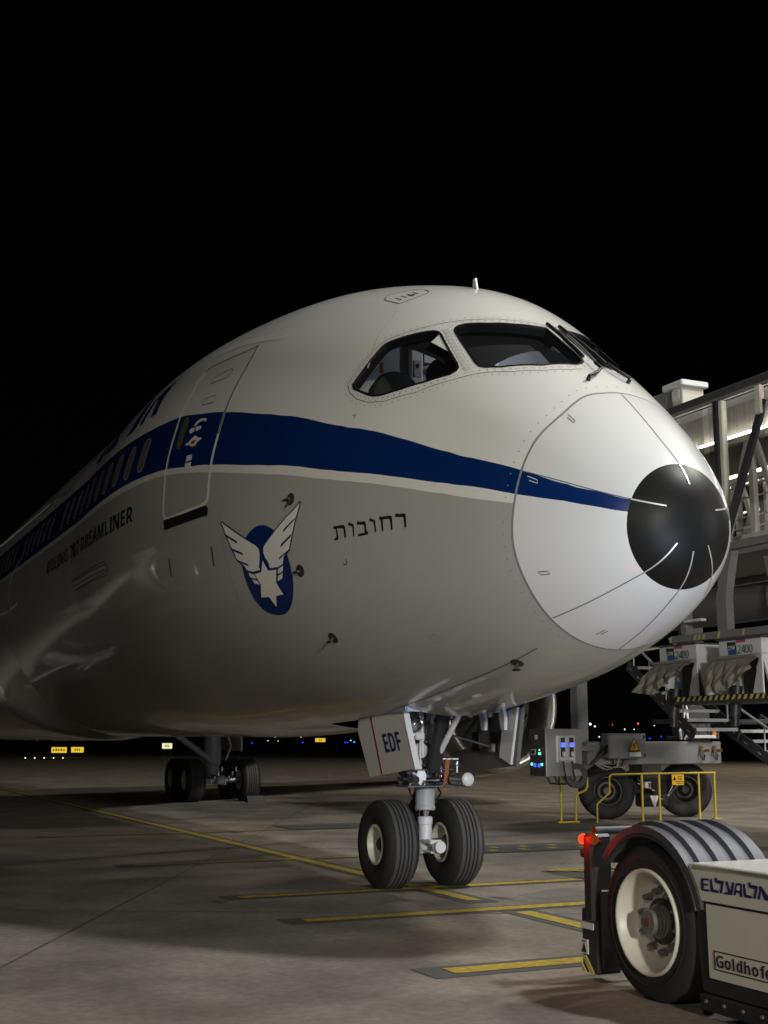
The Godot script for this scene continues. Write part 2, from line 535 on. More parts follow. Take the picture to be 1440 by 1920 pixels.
	weather(mat("rail_yellow", Color(0.58, 0.42, 0.03), 0.5), fine, 3.0)
	mat("sign_yellow", Color(0.75, 0.42, 0.02), 0.5)
	mat("cabinet_steel", Color(0.30, 0.29, 0.28), 0.3, 0.6)
	mat("cable_black", Color(0.012, 0.012, 0.012), 0.5)
	mat("cable_pale", Color(0.34, 0.25, 0.2), 0.6)
	mat("brass", Color(0.55, 0.38, 0.12), 0.3, 0.9)
	mat("logo_blue", Color(0.02, 0.07, 0.22), 0.5)
	mat("logo_red", Color(0.32, 0.05, 0.08), 0.5)
	mat("label_white", Color(0.62, 0.62, 0.6), 0.5)
	mat("tread_white", Color(0.5, 0.5, 0.48), 0.5)
	# tug
	weather(mat("tug_white", Color(0.56, 0.54, 0.48), 0.32), grime, 0.7)
	weather(mat("tug_black", Color(0.022, 0.022, 0.023), 0.5), fine, 1.1)
	weather(mat("fender_grey", Color(0.055, 0.055, 0.062), 0.55), fine, 1.2)
	mat("tug_blue", Color(0.012, 0.012, 0.08), 0.45)
	mat("nut_grey", Color(0.22, 0.22, 0.21), 0.4, 0.5)
	mat("cap_red", Color(0.16, 0.05, 0.03), 0.5)
	var red := mat("red_lens", Color(0.5, 0.03, 0.02), 0.2)
	red.emission_enabled = true; red.emission = Color(1.0, 0.22, 0.08); red.emission_energy_multiplier = 2.2
	var am := mat("amber_lens", Color(0.16, 0.05, 0.01), 0.15)
	am.emission_enabled = true; am.emission = Color(1.0, 0.35, 0.08); am.emission_energy_multiplier = 0.03  # faint glow put into the amber reflector lens
	mat("beacon_orange", Color(0.6, 0.18, 0.02), 0.3)
	glow("tube_light", Color(1.0, 0.97, 0.92), 14.0)
	glow("blue_glow", Color(0.10, 0.22, 1.0), 2.6)
	glow("cyan_glow", Color(0.25, 0.65, 1.0), 2.6)
	glow("white_glow", Color(1.0, 0.95, 0.85), 2.4)
	glow("far_red", Color(1.0, 0.3, 0.15), 2.2)
	glow("screen_blue", Color(0.16, 0.3, 1.0), 1.6)
	glow("led_green", Color(0.3, 1.0, 0.75), 2.0)
	glow("sign_glow", Color(1.0, 0.84, 0.22), 0.8)
	glow("sign_white_glow", Color(1.0, 0.98, 0.75), 0.9)
	glow("unseen_lamp_face", Color(1.0, 0.93, 0.82), 8.0)
	glow("gear_lamp", Color(0.9, 0.93, 1.0), 0.5)
	glow("gear_amber", Color(1.0, 0.4, 0.15), 1.5)
	var lens := mat("lamp_glass", Color(0.55, 0.56, 0.58), 0.08, 0.8)
	lens.clearcoat_enabled = true; lens.clearcoat = 0.8
	# apron
	var g := mat("apron_concrete", Color(0.315, 0.275, 0.225), 0.85)
	weather(g, noise_tex(0.011, 6, Color(0.42, 0.41, 0.40), Color(1.0, 1.0, 1.0), 21, 1024), 0.055)
	g.uv1_triplanar_sharpness = 4.0
	g.detail_enabled = true; g.detail_blend_mode = BaseMaterial3D.BLEND_MODE_MUL; g.detail_uv_layer = BaseMaterial3D.DETAIL_UV_2
	g.detail_albedo = noise_tex(0.02, 6, Color(0.62, 0.62, 0.62), Color(1, 1, 1), 22, 1024)
	g.uv2_triplanar = true; g.uv2_world_triplanar = true; g.uv2_scale = Vector3(0.42, 0.42, 0.42)
	g.heightmap_enabled = true; g.heightmap_texture = noise_tex(0.06, 5, Color(0, 0, 0), Color(1, 1, 1), 23, 512, false); g.heightmap_scale = 0.15
	weather(mat("line_yellow", Color(0.50, 0.37, 0.035), 0.7), noise_tex(0.03, 6, Color(0.40, 0.40, 0.42), Color(1, 1, 1), 31), 0.6)
	weather(mat("line_border", Color(0.075, 0.073, 0.07), 0.75), fine, 0.5)
	weather(mat("oil_dark", Color(0.09, 0.082, 0.072), 0.6), fine, 0.8)
	weather(mat("oil_faint", Color(0.17, 0.155, 0.135), 0.75), fine, 0.8)
	mat("joint_dark", Color(0.07, 0.065, 0.06), 0.9)
	mat("far_post", Color(0.05, 0.05, 0.05), 0.7)


func unseen_flood_mast(label: String, base: Vector3, height: float, aim: Vector3, col: Color, energy: float, cone := 62.0, low := 0.0, low_energy := 0.0) -> void:
	var t := thing("unseen_floodlight_mast", label, "unseen floodlight mast", base)
	part("pole", B().tube(base, base + Vector3(0, height, 0), 0.3, 0.14, 14), M.steel, t)
	for lamp in [[height, energy], [low, low_energy]]:
		if lamp[0] <= 0.0: continue
		var top := base + Vector3(0, lamp[0], 0)
		var to := (aim - top).normalized()
		var right := to.cross(Vector3.UP).normalized()
		var up := right.cross(to)
		part("crossbar", B().tube(top - right * 0.5, top + right * 0.5, 0.07), M.steel, t)
		var c: Vector3 = top + to * 0.5
		part("lamp_housing", B().box(c, Vector3(0.9, 0.6, 0.3), 0.03, Basis(right, up, -to)), M.dark_metal, t)
		part("lamp_face", B().box(c + to * 0.165, Vector3(0.8, 0.5, 0.02), 0.0, Basis(right, up, -to)), M.unseen_lamp_face, t)
		var l := SpotLight3D.new()
		l.name = "floodlight"  # lamp out of view, its place and strength set to light the stand
		l.light_color = col; l.light_energy = lamp[1]; l.light_size = 0.9
		l.spot_angle = cone; l.spot_angle_attenuation = 0.4 if cone > 40.0 and cone < 70.0 else 1.0; l.spot_range = 400.0; l.spot_attenuation = 2.0
		l.shadow_enabled = true
		l.transform = Transform3D(Basis(right, up, -to), c + to * 1.2 - base)
		t.add_child(l, true)


# ---------------------------------------------------------------- apron
func flat(pts: Array, y: float) -> Builder:
	var b := B()
	var p := PackedVector2Array()
	for q in pts: p.append(Vector2(q[0], q[1]))
	var t := Geometry2D.triangulate_polygon(p)
	for i in range(0, t.size(), 3):
		var k := [p[t[i]], p[t[i + 1]], p[t[i + 2]]]
		if (k[1] - k[0]).cross(k[2] - k[0]) > 0.0: k = [k[0], k[2], k[1]]
		b.tri(Vector3(k[0].x, y, k[0].y), Vector3(k[1].x, y, k[1].y), Vector3(k[2].x, y, k[2].y))
	return b


func rect(s0: float, s1: float, z0: float, z1: float) -> Array:
	return [[s0, z0], [s1, z0], [s1, z1], [s0, z1]]


func ground() -> void:
	var pm := PlaneMesh.new()
	pm.size = Vector2(3000, 3000)
	var gnd := put("apron_ground", pm, M.apron_concrete)
	tag(gnd, "pale stained concrete apron under the aircraft", "ground", "", "structure")
	var pieces := [
		[rect(3.75, 90, -0.19, 0.19), rect(3.95, 90, -0.085, 0.085)], [rect(-20, 3.1, -0.2, 0.2), rect(-20, 2.95, -0.1, 0.1)],
		[rect(5.05, 5.42, -2.4, 2.3), rect(5.14, 5.33, -2.22, 2.15)], [rect(3.06, 3.44, -2.42, 2.4), rect(3.15, 3.36, -2.22, 2.2)],
		[rect(0.08, 0.52, -2.42, 2.4), rect(0.2, 0.42, -2.2, 2.2)], [rect(9.05, 9.4, -2.65, 2.6), rect(9.16, 9.29, -2.4, 2.4)], [rect(14.75, 15.05, -2.75, 2.0), rect(14.84, 14.96, -2.6, 1.9)],
	]
	for q in pieces:
		put("line_border", flat(q[0], 0.004).done(), M.line_border, gnd, FR)
		put("stand_line", flat(q[1], 0.008).done(), M.line_yellow, gnd, FR)
	for q in [rect(8.85, 10.1, 2.85, 5.6), rect(14.7, 16.0, 2.0, 3.9)]:
		put("stand_number_panel", flat(q, 0.012).done(), M.line_border, gnd, FR)
	for k in 9:
		var s := 9.1 + 0.45 * (k % 2)
		put("stand_mark", flat(rect(s, s + 0.22, 3.1 + k * 0.27, 3.23 + k * 0.27), 0.016).done(), M.line_yellow, gnd, FR)
	put("line_border", flat([[6.3, 2.25], [5.2, 2.2], [5.9, 4.2], [6.2, 4.2]], 0.004).done(), M.line_border, gnd, FR)
	put("stand_line", flat([[6.26, 2.3], [6.12, 2.3], [5.25, 4.2], [5.4, 4.2]], 0.016).done(), M.line_yellow, gnd, FR)
	put("stand_line", flat([[6.26, 2.3], [6.12, 2.3], [6.05, 4.2], [6.2, 4.2]], 0.020).done(), M.line_yellow, gnd, FR)
	for k in 46:   # oil spots, rubber scuffs and patches
		var c := Vector2(rng.randf_range(-6.0, 16.0), rng.randf_range(-7.0, 6.0))
		var r := rng.randf_range(0.02, 0.075) if k % 3 else rng.randf_range(0.1, 0.3)
		var st := rng.randf_range(1.0, 3.2)
		var tw := rng.randf_range(0.0, PI)
		var blob := []
		for q in 11:
			var a := TAU * q / 11.0
			var v := Vector2(cos(a) * r * st, sin(a) * r).rotated(tw) * rng.randf_range(0.7, 1.25)
			blob.append([c.x + v.x, c.y + v.y])
		put("oil_spot", flat(blob, 0.0015 + 0.00002 * k).done(), M.oil_dark if k % 3 else M.oil_faint, gnd, FR)
	var j := B()
	for k in range(-6, 10):
		var o := k * 7.5 + 2.0
		j.quad(Vector3(-40, 0.0025, o), Vector3(-40, 0.0025, o + 0.03), Vector3(90, 0.0025, o + 0.03), Vector3(90, 0.0025, o))
		j.quad(Vector3(o + 8, 0.0025, -50), Vector3(o + 8, 0.0025, 60), Vector3(o + 8.03, 0.0025, 60), Vector3(o + 8.03, 0.0025, -50))
	var jo := put("slab_joint", j.done(), M.joint_dark, gnd, Transform3D(Basis(Vector3.UP, deg_to_rad(FR_YAW - 27.0)), FR_AT))
	jo.set_meta("kind", "stuff")


# ---------------------------------------------------------------- the aircraft
var plane: Node3D


func bay_hole() -> PackedVector2Array:
	var p := PackedVector2Array()
	for k in 13:
		var s := lerpf(4.3, 6.6, k / 12.0)
		p.append(Vector2(sqrt(s), PI - asin(0.6 / prof(s)[2])))
	for k in 13:
		var s := lerpf(6.6, 4.3, k / 12.0)
		p.append(Vector2(sqrt(s), PI + asin(0.6 / prof(s)[2])))
	return p


func airliner() -> void:
	plane = thing("airliner", "white and grey twin-jet airliner with a blue stripe and black nose cap", "airplane", Vector3(5.3, 0, 0))
	var holes := []
	for f in ["side_window", "front_window"]:
		holes.append(pairs(FEAT[f])); holes.append(pairs(FEAT[f], true))
	part("nose_cap", band(0, 1, 20, 21, 14, 1, 64), M.cap_rubber, plane)
	part("radome", band(1, 2, -1, 1, 18, 1, 44), M.radome_paint, plane)
	part("radome_stripe", band(1, 2, 1, 2, 18, 1, 4), M.blue_paint, plane)
	part("radome_stripe", band(1, 2, -2, -1, 18, 1, 4), M.blue_paint, plane)
	part("radome", band(1, 2, 2, 12, 18, 1, 52), M.radome_paint, plane)
	part("upper_skin", band(2, 3, -1, 1, 100, 46, 60, holes), M.white_paint, plane)
	for k in [[1, 2], [-2, -1]]:
		part("blue_stripe", band(2, 3, k[0], k[1], 100, 46, 8), M.blue_paint, plane)
	for k in [[2, 3], [-3, -2]]:
		part("white_pinstripe", band(2, 3, k[0], k[1], 100, 46, 3), M.white_paint, plane)
	part("lower_skin", band(2, 3, 3, 13, 100, 46, 70, [bay_hole()]), M.grey_paint, plane)
	# radome joint and its lightning strips
	var ring := PackedVector2Array()
	for k in 120:
		var a := TAU * k / 120.0 - PI
		ring.append(Vector2(sqrt(ring_s(2, a)), a))
	ribbon("radome_joint", ring, 0.022, 0.002, M.seal_grey, plane, true)
	for a in [0.02, 1.28, 2.49, 3.16, -1.28, -2.49]:
		var dark := PackedVector2Array()
		var pale := PackedVector2Array()
		var s1 := ring_s(2, a) - 0.02
		var s0 := ring_s(1, a)
		for k in 9: dark.append(Vector2(sqrt(lerpf(s0, s1, k / 8.0)), a))
		for k in 9: pale.append(Vector2(sqrt(lerpf(0.045, s0, k / 8.0)), a))
		ribbon("diverter_strip", dark, 0.009, 0.003, M.panel_line, plane)
		ribbon("diverter_tip", pale, 0.013, 0.004, M.strip_metal, plane)
	# passenger door on the starboard side
	var door := ribbon("door", FEAT.door_outline, 0.058, 0.004, M.door_line, plane, true)
	decal("door_sill", [FEAT.door_sill], 0.012, M.black_seal, door)
	decal("door_window", [FEAT.door_window], 0.006, M.olive_glass, door)
	decal("door_handle", [FEAT.door_handle], 0.012, M.door_line, door)
	decal("door_handle_mark", [FEAT.door_handle_red], 0.016, M.red_paint, door)
	decal("door_arrow", [FEAT.door_arrow], 0.006, M.door_line, door)
	for f in ["lab1", "lab2", "lab3", "lab4"]: decal("door_placard", [FEAT[f]], 0.006, M.door_line, door)
	ribbon("painted_recess", FEAT.door_outline.slice(22, 44), 0.045, 0.0045, M.door_shadow, door)  # dark ribbon: recess shade along the door top painted on
	ribbon("door_latch_panel", FEAT.upper_panel, 0.014, 0.004, M.panel_line, door, true)
	ribbon("door_placard", FEAT.top_label, 0.012, 0.004, M.panel_line, door, true)
	ribbon("rain_gutter", FEAT.rain_gutter, 0.03, 0.012, M.soft_line, plane)
	ribbon("aft_door", FEAT.door2l, 0.05, 0.006, M.door_line, plane)
	# cabin windows
	for k in 24:
		if k == 10 or k == 17: continue
		var s := 8.06 + 0.585 * k
		var w := PackedVector2Array()
		for q in 16:
			var th := TAU * q / 16.0
			w.append(Vector2(sqrt(s + 0.135 * signf(cos(th)) * pow(absf(cos(th)), 0.6)), a_at(s, 5.45 + 0.235 * signf(sin(th)) * pow(absf(sin(th)), 0.6))))
		ribbon("window_rim", w, 0.018, 0.005, M.joint_grey, decal("cabin_window", [w], 0.004, M.window_tan, plane), true)
	# winged emblem
	var em := decal("emblem", [FEAT.em_oval], 0.003, M.emblem_blue, plane)
	for f in ["em_wing_l", "em_wing_r", "em_star"]:
		var out: Array = Geometry2D.offset_polygon(scaled(pairs(FEAT[f]), 1.0), 0.0075, Geometry2D.JOIN_MITER)
		decal("emblem_outline", [scaled(out[0], -1.0)], 0.006 if f != "em_star" else 0.012, M.emblem_blue, em)
	for f in ["em_wing_l", "em_wing_r"]: decal("emblem_wing", [FEAT[f]], 0.009, M.emblem_white, em)
	for f in ["em_slit_l1", "em_slit_l2", "em_slit_l3", "em_slit_r1", "em_slit_r2", "em_slit_r3"]: decal("emblem_feather_line", [FEAT[f]], 0.0115, M.emblem_blue, em)
	decal("emblem_star", [FEAT.em_star], 0.0145, M.emblem_white, em)
	for f in ["em_sq1", "em_sq2", "em_sq3", "em_sq4"]: decal("emblem_feather", [FEAT[f]], 0.009, M.emblem_white, em)
	for f in ["he_resh", "he_het", "he_vav2", "he_bet", "he_vav1", "he_tav"]: decal("name_letter", [FEAT[f]], 0.003, M.black_paint, plane)
	for f in ["ti1", "ti2", "ti3", "ti4", "ti5", "ti6", "ti7", "ti8"]: decal("title_letter", [FEAT[f]], 0.003, M.emblem_blue, plane)
	type_lettering()
	# small marks, panel lines and rivets
	for f in [[FEAT.reds[0], FEAT.reds[1], FEAT.reds[2], FEAT.reds[3]], [FEAT.reds[4], FEAT.reds[5], FEAT.reds[6], FEAT.reds[7]]]: ribbon("red_mark", f, 0.035, 0.003, M.red_paint, plane)
	for f in [FEAT.corner_marks.slice(0, 6), FEAT.corner_marks.slice(6, 12)]: ribbon("jacking_mark", f, 0.012, 0.003, M.black_paint, plane)
	for m in [false, true]:
		ribbon("window_panel_line", FEAT.ln_upper, 0.008, 0.002, M.panel_line, plane, false, m)
		ribbon("window_panel_line", FEAT.ln_lower, 0.008, 0.002, M.panel_line, plane, false, m)
		ribbon("groove_shading", FEAT.ln_post1, 0.05, 0.003, M.soft_line, plane, false, m)  # soft shading of the groove painted as a grey ribbon
	ribbon("escape_hatch", FEAT.hatch, 0.014, 0.003, M.panel_line, plane, true)
	decal("hatch_mark", [[3.86, 0.40, 3.74, 0.40, 3.80, 0.36]], 0.003, M.black_paint, plane)
	for k in 4: ribbon("hatch_placard", [3.98 - 0.02 * k, 0.44 - 0.03 * k, 3.80 - 0.02 * k, 0.455 - 0.03 * k], 0.012, 0.003, M.panel_line, plane)
	ribbon("skin_seam", FEAT.seam1, 0.02, 0.002, M.soft_line, plane)
	ribbon("skin_seam", FEAT.seam2, 0.02, 0.002, M.soft_line, plane)
	ribbon("skin_seam", [12.2, 1.55, 12.24, 1.75, 12.3, 1.951], 0.014, 0.002, M.soft_line, plane)
	for q in [[5.15, 0.25, 1.1], [7.3, 0.3, 1.12], [7.3, 1.45, 2.6], [9.6, 1.5, 2.7], [5.35, 1.5, 2.75]]:   # frame joints of the skin
		ribbon("skin_joint", PackedVector2Array(range(13).map(func(k): return Vector2(sqrt(q[0]), lerpf(q[1], q[2], k / 12.0)))), 0.007, 0.0018, M.soft_line if q[1] < 1.3 else M.joint_grey, plane)
	for q in [[8.6, 2.05, 0.3, 0.12], [10.6, 2.2, 0.35, 0.14], [6.1, 2.25, 0.22, 0.1], [3.6, 2.5, 0.14, 0.07], [2.5, 2.35, 0.1, 0.05], [12.9, 2.0, 0.3, 0.1]]:   # access panels
		ribbon("access_panel", [q[0], q[1], q[0] + q[2], q[1], q[0] + q[2], q[1] + q[3], q[0], q[1] + q[3]], 0.007, 0.0018, M.joint_grey, plane, true)
	ribbon("belly_seam", [4.35, 2.83, 3.6, 2.80, 2.5, 2.737, 1.6, 2.68], 0.012, 0.002, M.panel_line, plane)
	ribbon("vent_grille", FEAT.vent_box, 0.016, 0.003, M.panel_line, plane, true)
	for k in 5: ribbon("vent_slat", [12.1, 1.752 + 0.013 * k, 9.6, 1.765 + 0.013 * k], 0.01, 0.003, M.soft_line if k % 2 else M.panel_line, plane)
	var rk := HullPatch.new()
	for f in ["ln_upper", "ln_lower", "ln_post1"]: rivets(rk, pairs(FEAT[f]), 0.075, 0.045)
	for f in ["side_window", "front_window"]: rivets(rk, pairs(FEAT[f]), 0.075, 0.06, true)
	var rr := PackedVector2Array()
	for k in 60: rr.append(Vector2(sqrt(ring_s(2, -0.3 + 3.0 * k / 59.0) + 0.09), -0.3 + 3.0 * k / 59.0))
	rivets(rk, rr, 0.11, 0.0)
	part("rivets", rk, M.seal_grey, plane).set_meta("kind", "stuff")
	for q in [[0.93, 0.655], [0.985, 1.31], [1.0, 2.08], [1.02, 2.83]]:
		ribbon("radome_placard", [q[0], q[1], q[0] - 0.09, q[1] + 0.012, q[0] - 0.1, q[1] + 0.04, q[0] - 0.02, q[1] + 0.03], 0.008, 0.003, M.panel_line if q[1] != 1.31 else M.soft_line, plane, q[1] == 2.08)
	# probes on the skin
	for i in 4:
		var s: float = FEAT.probes[i * 2]
		var a: float = FEAT.probes[i * 2 + 1]
		var n := N(sqrt(s), a)
		var c := on(s, a)
		var back := Vector3(1, 0, 0)
		var pr := part("probe", B().lathe([Vector2(0, -0.01), Vector2(0.066, -0.01), Vector2(0.066, 0.004), Vector2(0.055, 0.008), Vector2(0, 0.009)], c, n, 22), M.probe_bronze, plane)
		if i == 0:
			part("vane", B().tube(c, c + n * 0.05 + Vector3(0.05, -0.09, 0), 0.018, 0.006), M.black_seal, pr)
			part("vane", B().tube(c + n * 0.02, c + n * 0.05 + back * 0.13, 0.018, 0.006), M.probe_bronze, pr)
		else:
			part("mast", B().tube(c, c + n * 0.075, 0.018, 0.014), M.probe_bronze, pr)
			part("tube", B().tube(c + n * 0.075 + back * 0.04, c + n * 0.08 - back * 0.1, 0.013, 0.009), M.probe_bronze, pr)
	var ac := on(3.469, 0.08)
	part("antenna", B().prism(PackedVector2Array([Vector2(-0.05, -0.03), Vector2(0.06, -0.03), Vector2(0.04, 0.12), Vector2(-0.01, 0.12)]), 0.02, Transform3D(Basis(), ac + Vector3(0, 0, 0.01))), M.white_paint, plane)
	cockpit()
	# belly fairing ahead of the wing
	var fb := B()
	var g := []
	for i in 25:
		for j in 41:
			var s := 19.2 + 17.0 * i / 24.0
			var a := 1.78 + (TAU - 3.56) * j / 40.0
			var d := minf(a - 1.78, TAU - 1.78 - a)
			g.append(on(s, a, (0.10 + 0.34 * smoothstep(0.15, 0.95, absf(a - PI))) * smoothstep(0.0, 2.6, s - 19.2) * smoothstep(0.0, 0.55, d) - 0.01))
	for i in 24:
		for j in 40: fb.quad(g[i * 41 + j], g[(i + 1) * 41 + j], g[(i + 1) * 41 + j + 1], g[i * 41 + j + 1], 2)
	part("belly_fairing", fb, M.grey_paint, plane)


func scaled(p: PackedVector2Array, dir: float) -> PackedVector2Array:   # stretches (root of station, angle) so that both count about alike in metres near the emblem
	var q := PackedVector2Array()
	for v in p: q.append(Vector2(v.x * (2.0 if dir > 0 else 0.5), v.y))
	return q


func rivets(sk: HullPatch, p: PackedVector2Array, step: float, off: float, closed := false) -> void:
	var left := 0.0
	for i in p.size() - (0 if closed else 1):
		var a := p[i]
		var b := p[(i + 1) % p.size()]
		var A := P(a.x, a.y)
		var Bq := P(b.x, b.y)
		var l := A.distance_to(Bq)
		while left < l:
			var m := a.lerp(b, left / l)
			var n := N(m.x, m.y)
			for sg in ([-1, 1] if not closed else [-1]):
				var c: Vector3 = P(m.x, m.y) + (Bq - A).cross(n).normalized() * off * sg + n * 0.0035
				var e1 := n.cross(Vector3.UP).normalized() * 0.006
				var e2 := n.cross(e1)
				var k0 := sk.v.size()
				for e in [e1 + e2, e2 - e1, -e1 - e2, e1 - e2]:
					sk.v.append(c + e); sk.n.append(n)
				sk.ix.append_array(PackedInt32Array([k0, k0 + 2, k0 + 1, k0, k0 + 3, k0 + 2]))
				if off == 0.0: break
			left += step
		left -= l


func type_lettering() -> void:
	var a := lettering("BOEING 787 DREAMLINER").get_mesh_arrays()
	var v: PackedVector3Array = a[Mesh.ARRAY_VERTEX]
	var idx: PackedInt32Array = a[Mesh.ARRAY_INDEX]
	var bb := AABB(v[0], Vector3.ZERO)
	for p in v: bb = bb.expand(p)
	var tris := []
	for i in range(0, idx.size(), 3):
		var q := [v[idx[i]], v[idx[i + 1]], v[idx[i + 2]]]
		tris.append([minf(q[0].x, minf(q[1].x, q[2].x)), maxf(q[0].x, maxf(q[1].x, q[2].x)), q])
	tris.sort_custom(func(m, n): return m[0] < n[0])
	var sk := HullPatch.new()
	var reach: float = tris[0][1]
	for t in tris:
		if t[0] > reach + 1e-5:   # a gap: the next letter begins
			part("type_letter", sk, M.black_paint, plane)
			sk = HullPatch.new()
		reach = maxf(reach, t[1])
		var poly := []
		for p in t[2]:
			var s: float = 14.25 - 6.15 * (p.x - bb.position.x) / bb.size.x
			poly.append(Vector2(sqrt(s), a_at(s, 4.555 + 0.215 * (p.y - bb.position.y) / bb.size.y)))
		tri_into(sk, poly, 0.006)
	part("type_letter", sk, M.black_paint, plane)


func cockpit() -> void:
	for f in ["side_window", "front_window"]:
		for m in [false, true]:
			var p := pairs(FEAT[f], m)
			var pane := HullPatch.new()
			film(pane, p, -0.012)
			var w := part("cockpit_window", pane, M.pane_glass, plane)
			ribbon("window_seal", p, 0.026, 0.004, M.black_seal, w, true)
			var rv := B()   # the depth of the opening
			for i in p.size():
				var a := p[i]
				var b := p[(i + 1) % p.size()]
				var na := N(a.x, a.y)
				var nb := N(b.x, b.y)
				rv.quad(P(a.x, a.y) - na * 0.002, P(b.x, b.y) - nb * 0.002, P(b.x, b.y) - nb * 0.1, P(a.x, a.y) - na * 0.1)
			part("window_reveal", rv, M.black_seal, w)
	# what can be seen of the flight deck
	var bulk := B()
	var o := PackedVector2Array()
	for k in 40:
		var q := P(sqrt(4.35), TAU * k / 40.0)
		o.append(Vector2(-q.z * 0.97, 4.6 + (q.y - 4.6) * 0.97))
	bulk.prism(o, 0.04, Transform3D(Basis(Vector3(0, 0, -1), Vector3.UP, Vector3(1, 0, 0)), Vector3(4.35, 0, 0)))
	part("flight_deck_wall", bulk, M.cockpit_grey, plane)
	part("flight_deck_floor", B().box(Vector3(2.9, 4.28, 0), Vector3(2.8, 0.05, 2.2)), M.cockpit_dark, plane)
	var lin := B()   # dark lining under the crown
	for i in 10:
		for j in 14:
			var c := []
			for d in [[i, j], [i + 1, j], [i + 1, j + 1], [i, j + 1]]:
				var s: float = lerpf(2.1, 4.3, d[0] / 10.0)
				var top: float = prof(s)[0]
				var hz: float = lerpf(-1.0, 1.0, d[1] / 14.0) * prof(s)[2] * 0.62
				var wid: float = prof(s)[2]
				var roof: float = prof(s)[3] + (top - prof(s)[3]) * sqrt(1.0 - pow(hz / wid, 2.0))
				c.append(Vector3(s, minf(roof - 0.22, 6.62), hz))
			lin.quad(c[3], c[2], c[1], c[0], 3)
	part("overhead_lining", lin, M.cockpit_dark, plane)
	part("glareshield", B().box(Vector3(2.0, 4.86, 0), Vector3(0.62, 0.16, 1.1), 0.06), M.cockpit_dark, plane)
	part("instrument_panel", B().box(Vector3(1.95, 4.7, 0), Vector3(0.1, 0.7, 1.7), 0.02), M.cockpit_dark, plane)
	for z in [-0.55, 0.55]:
		var seat := part("pilot_seat", B().box(Vector3(3.25, 4.75, z), Vector3(0.5, 0.12, 0.5), 0.05), M.cockpit_dark, plane)
		part("backrest", B().box(Vector3(3.5, 5.15, z), Vector3(0.13, 0.8, 0.48), 0.06), M.cockpit_dark, seat)
		part("headrest", B().lathe([Vector2(0, -0.05), Vector2(0.2, -0.05), Vector2(0.22, 0.0), Vector2(0.2, 0.05), Vector2(0, 0.05)], Vector3(3.5, 5.6, z), Vector3(1, 0, 0), 20), M.cockpit_dark, seat)
	var wall: Node = plane.get_node("flight_deck_wall")
	part("wall_column", B().box(Vector3(4.27, 5.95, -0.52), Vector3(0.08, 1.2, 0.17), 0.02), M.paper_white, wall)
	part("column_plate", B().box(Vector3(4.225, 5.9, -0.52), Vector3(0.012, 0.2, 0.09), 0.004), M.cockpit_grey, wall)
	part("column_switch", B().box(Vector3(4.215, 5.93, -0.52), Vector3(0.012, 0.05, 0.03)), M.cockpit_dark, wall)
	for k in 4:
		part("white_pane", B().box(Vector3(4.28, 6.09 + 0.19 * (k / 2), -0.29 + 0.24 * (k % 2)), Vector3(0.012, 0.17, 0.22)), M.paper_white, wall)  # white panels standing for a bright four-pane frame
	part("pane_frame", B().box(Vector3(4.3, 6.185, -0.17), Vector3(0.02, 0.42, 0.52)), M.cockpit_dark, wall)
	part("wall_ledge", B().box(Vector3(4.26, 5.93, -0.1), Vector3(0.1, 0.05, 0.6), 0.01), M.paper_white, wall)
	part("jump_seat", B().lathe([Vector2(0, -0.05), Vector2(0.3, -0.05), Vector2(0.33, 0.0), Vector2(0.3, 0.05), Vector2(0, 0.05)], Vector3(4.15, 5.48, -0.82), Vector3(1, 0, 0), 28), M.cockpit_dark, wall)
	part("escape_strap", B().box(Vector3(4.12, 5.82, -1.02), Vector3(0.04, 0.13, 0.045), 0.012), M.orange_handle, wall)
	part("side_console", B().box(Vector3(2.9, 5.08, -0.3), Vector3(0.18, 0.16, 0.16), 0.04).box(Vector3(2.75, 5.02, -0.4), Vector3(0.3, 0.1, 0.2), 0.03), M.cockpit_dark, wall)
	part("rear_door_frame", B().box(Vector3(4.28, 6.1, 0.55), Vector3(0.05, 1.4, 0.04)), M.paper_white, wall)
	var at := Vector3(3.5, 6.3, 0.5)
	part("unseen_ceiling_lamp", B().ball(at, 0.05, 10, 6), M.white_glow, plane)  # lamp out of view, placed to light the flight deck
	var l := OmniLight3D.new()
	l.name = "unseen_flight_deck_light"
	l.light_color = Color(0.93, 0.95, 1.0); l.light_energy = 0.42; l.light_size = 0.04; l.omni_range = 20.0; l.omni_attenuation = 2.0; l.shadow_enabled = true
	l.position = at - bases[plane]
	plane.add_child(l, true)
	# wipers on the centre post
	var lift := func(f: Array, h: float) -> Array:
		var r := []
		for i in range(0, f.size(), 2): r.append(on(f[i], f[i + 1], h))
		return r
	for k in [["wiper_blade", "wiper_arm", "wiper_link"], ["wiper2_blade", "", "wiper2_link"]]:
		var wb := part("wiper", B().path(lift.call(FEAT[k[0]], 0.035), 0.02, 6), M.black_seal, plane)
		if k[1]: part("wiper_arm", B().path(lift.call(FEAT[k[1]], 0.06), 0.012, 6), M.steel, wb)
		part("wiper_link", B().path(lift.call(FEAT[k[2]], 0.05), 0.017, 6), M.black_seal, wb)
		var e: Array = FEAT[k[2]].slice(-2)
		part("wiper_pivot", B().lathe([Vector2(0, 0), Vector2(0.022, 0), Vector2(0.018, 0.04), Vector2(0, 0.04)], on(e[0], e[1]), N(sqrt(e[0]), e[1]), 14), M.black_seal, wb)


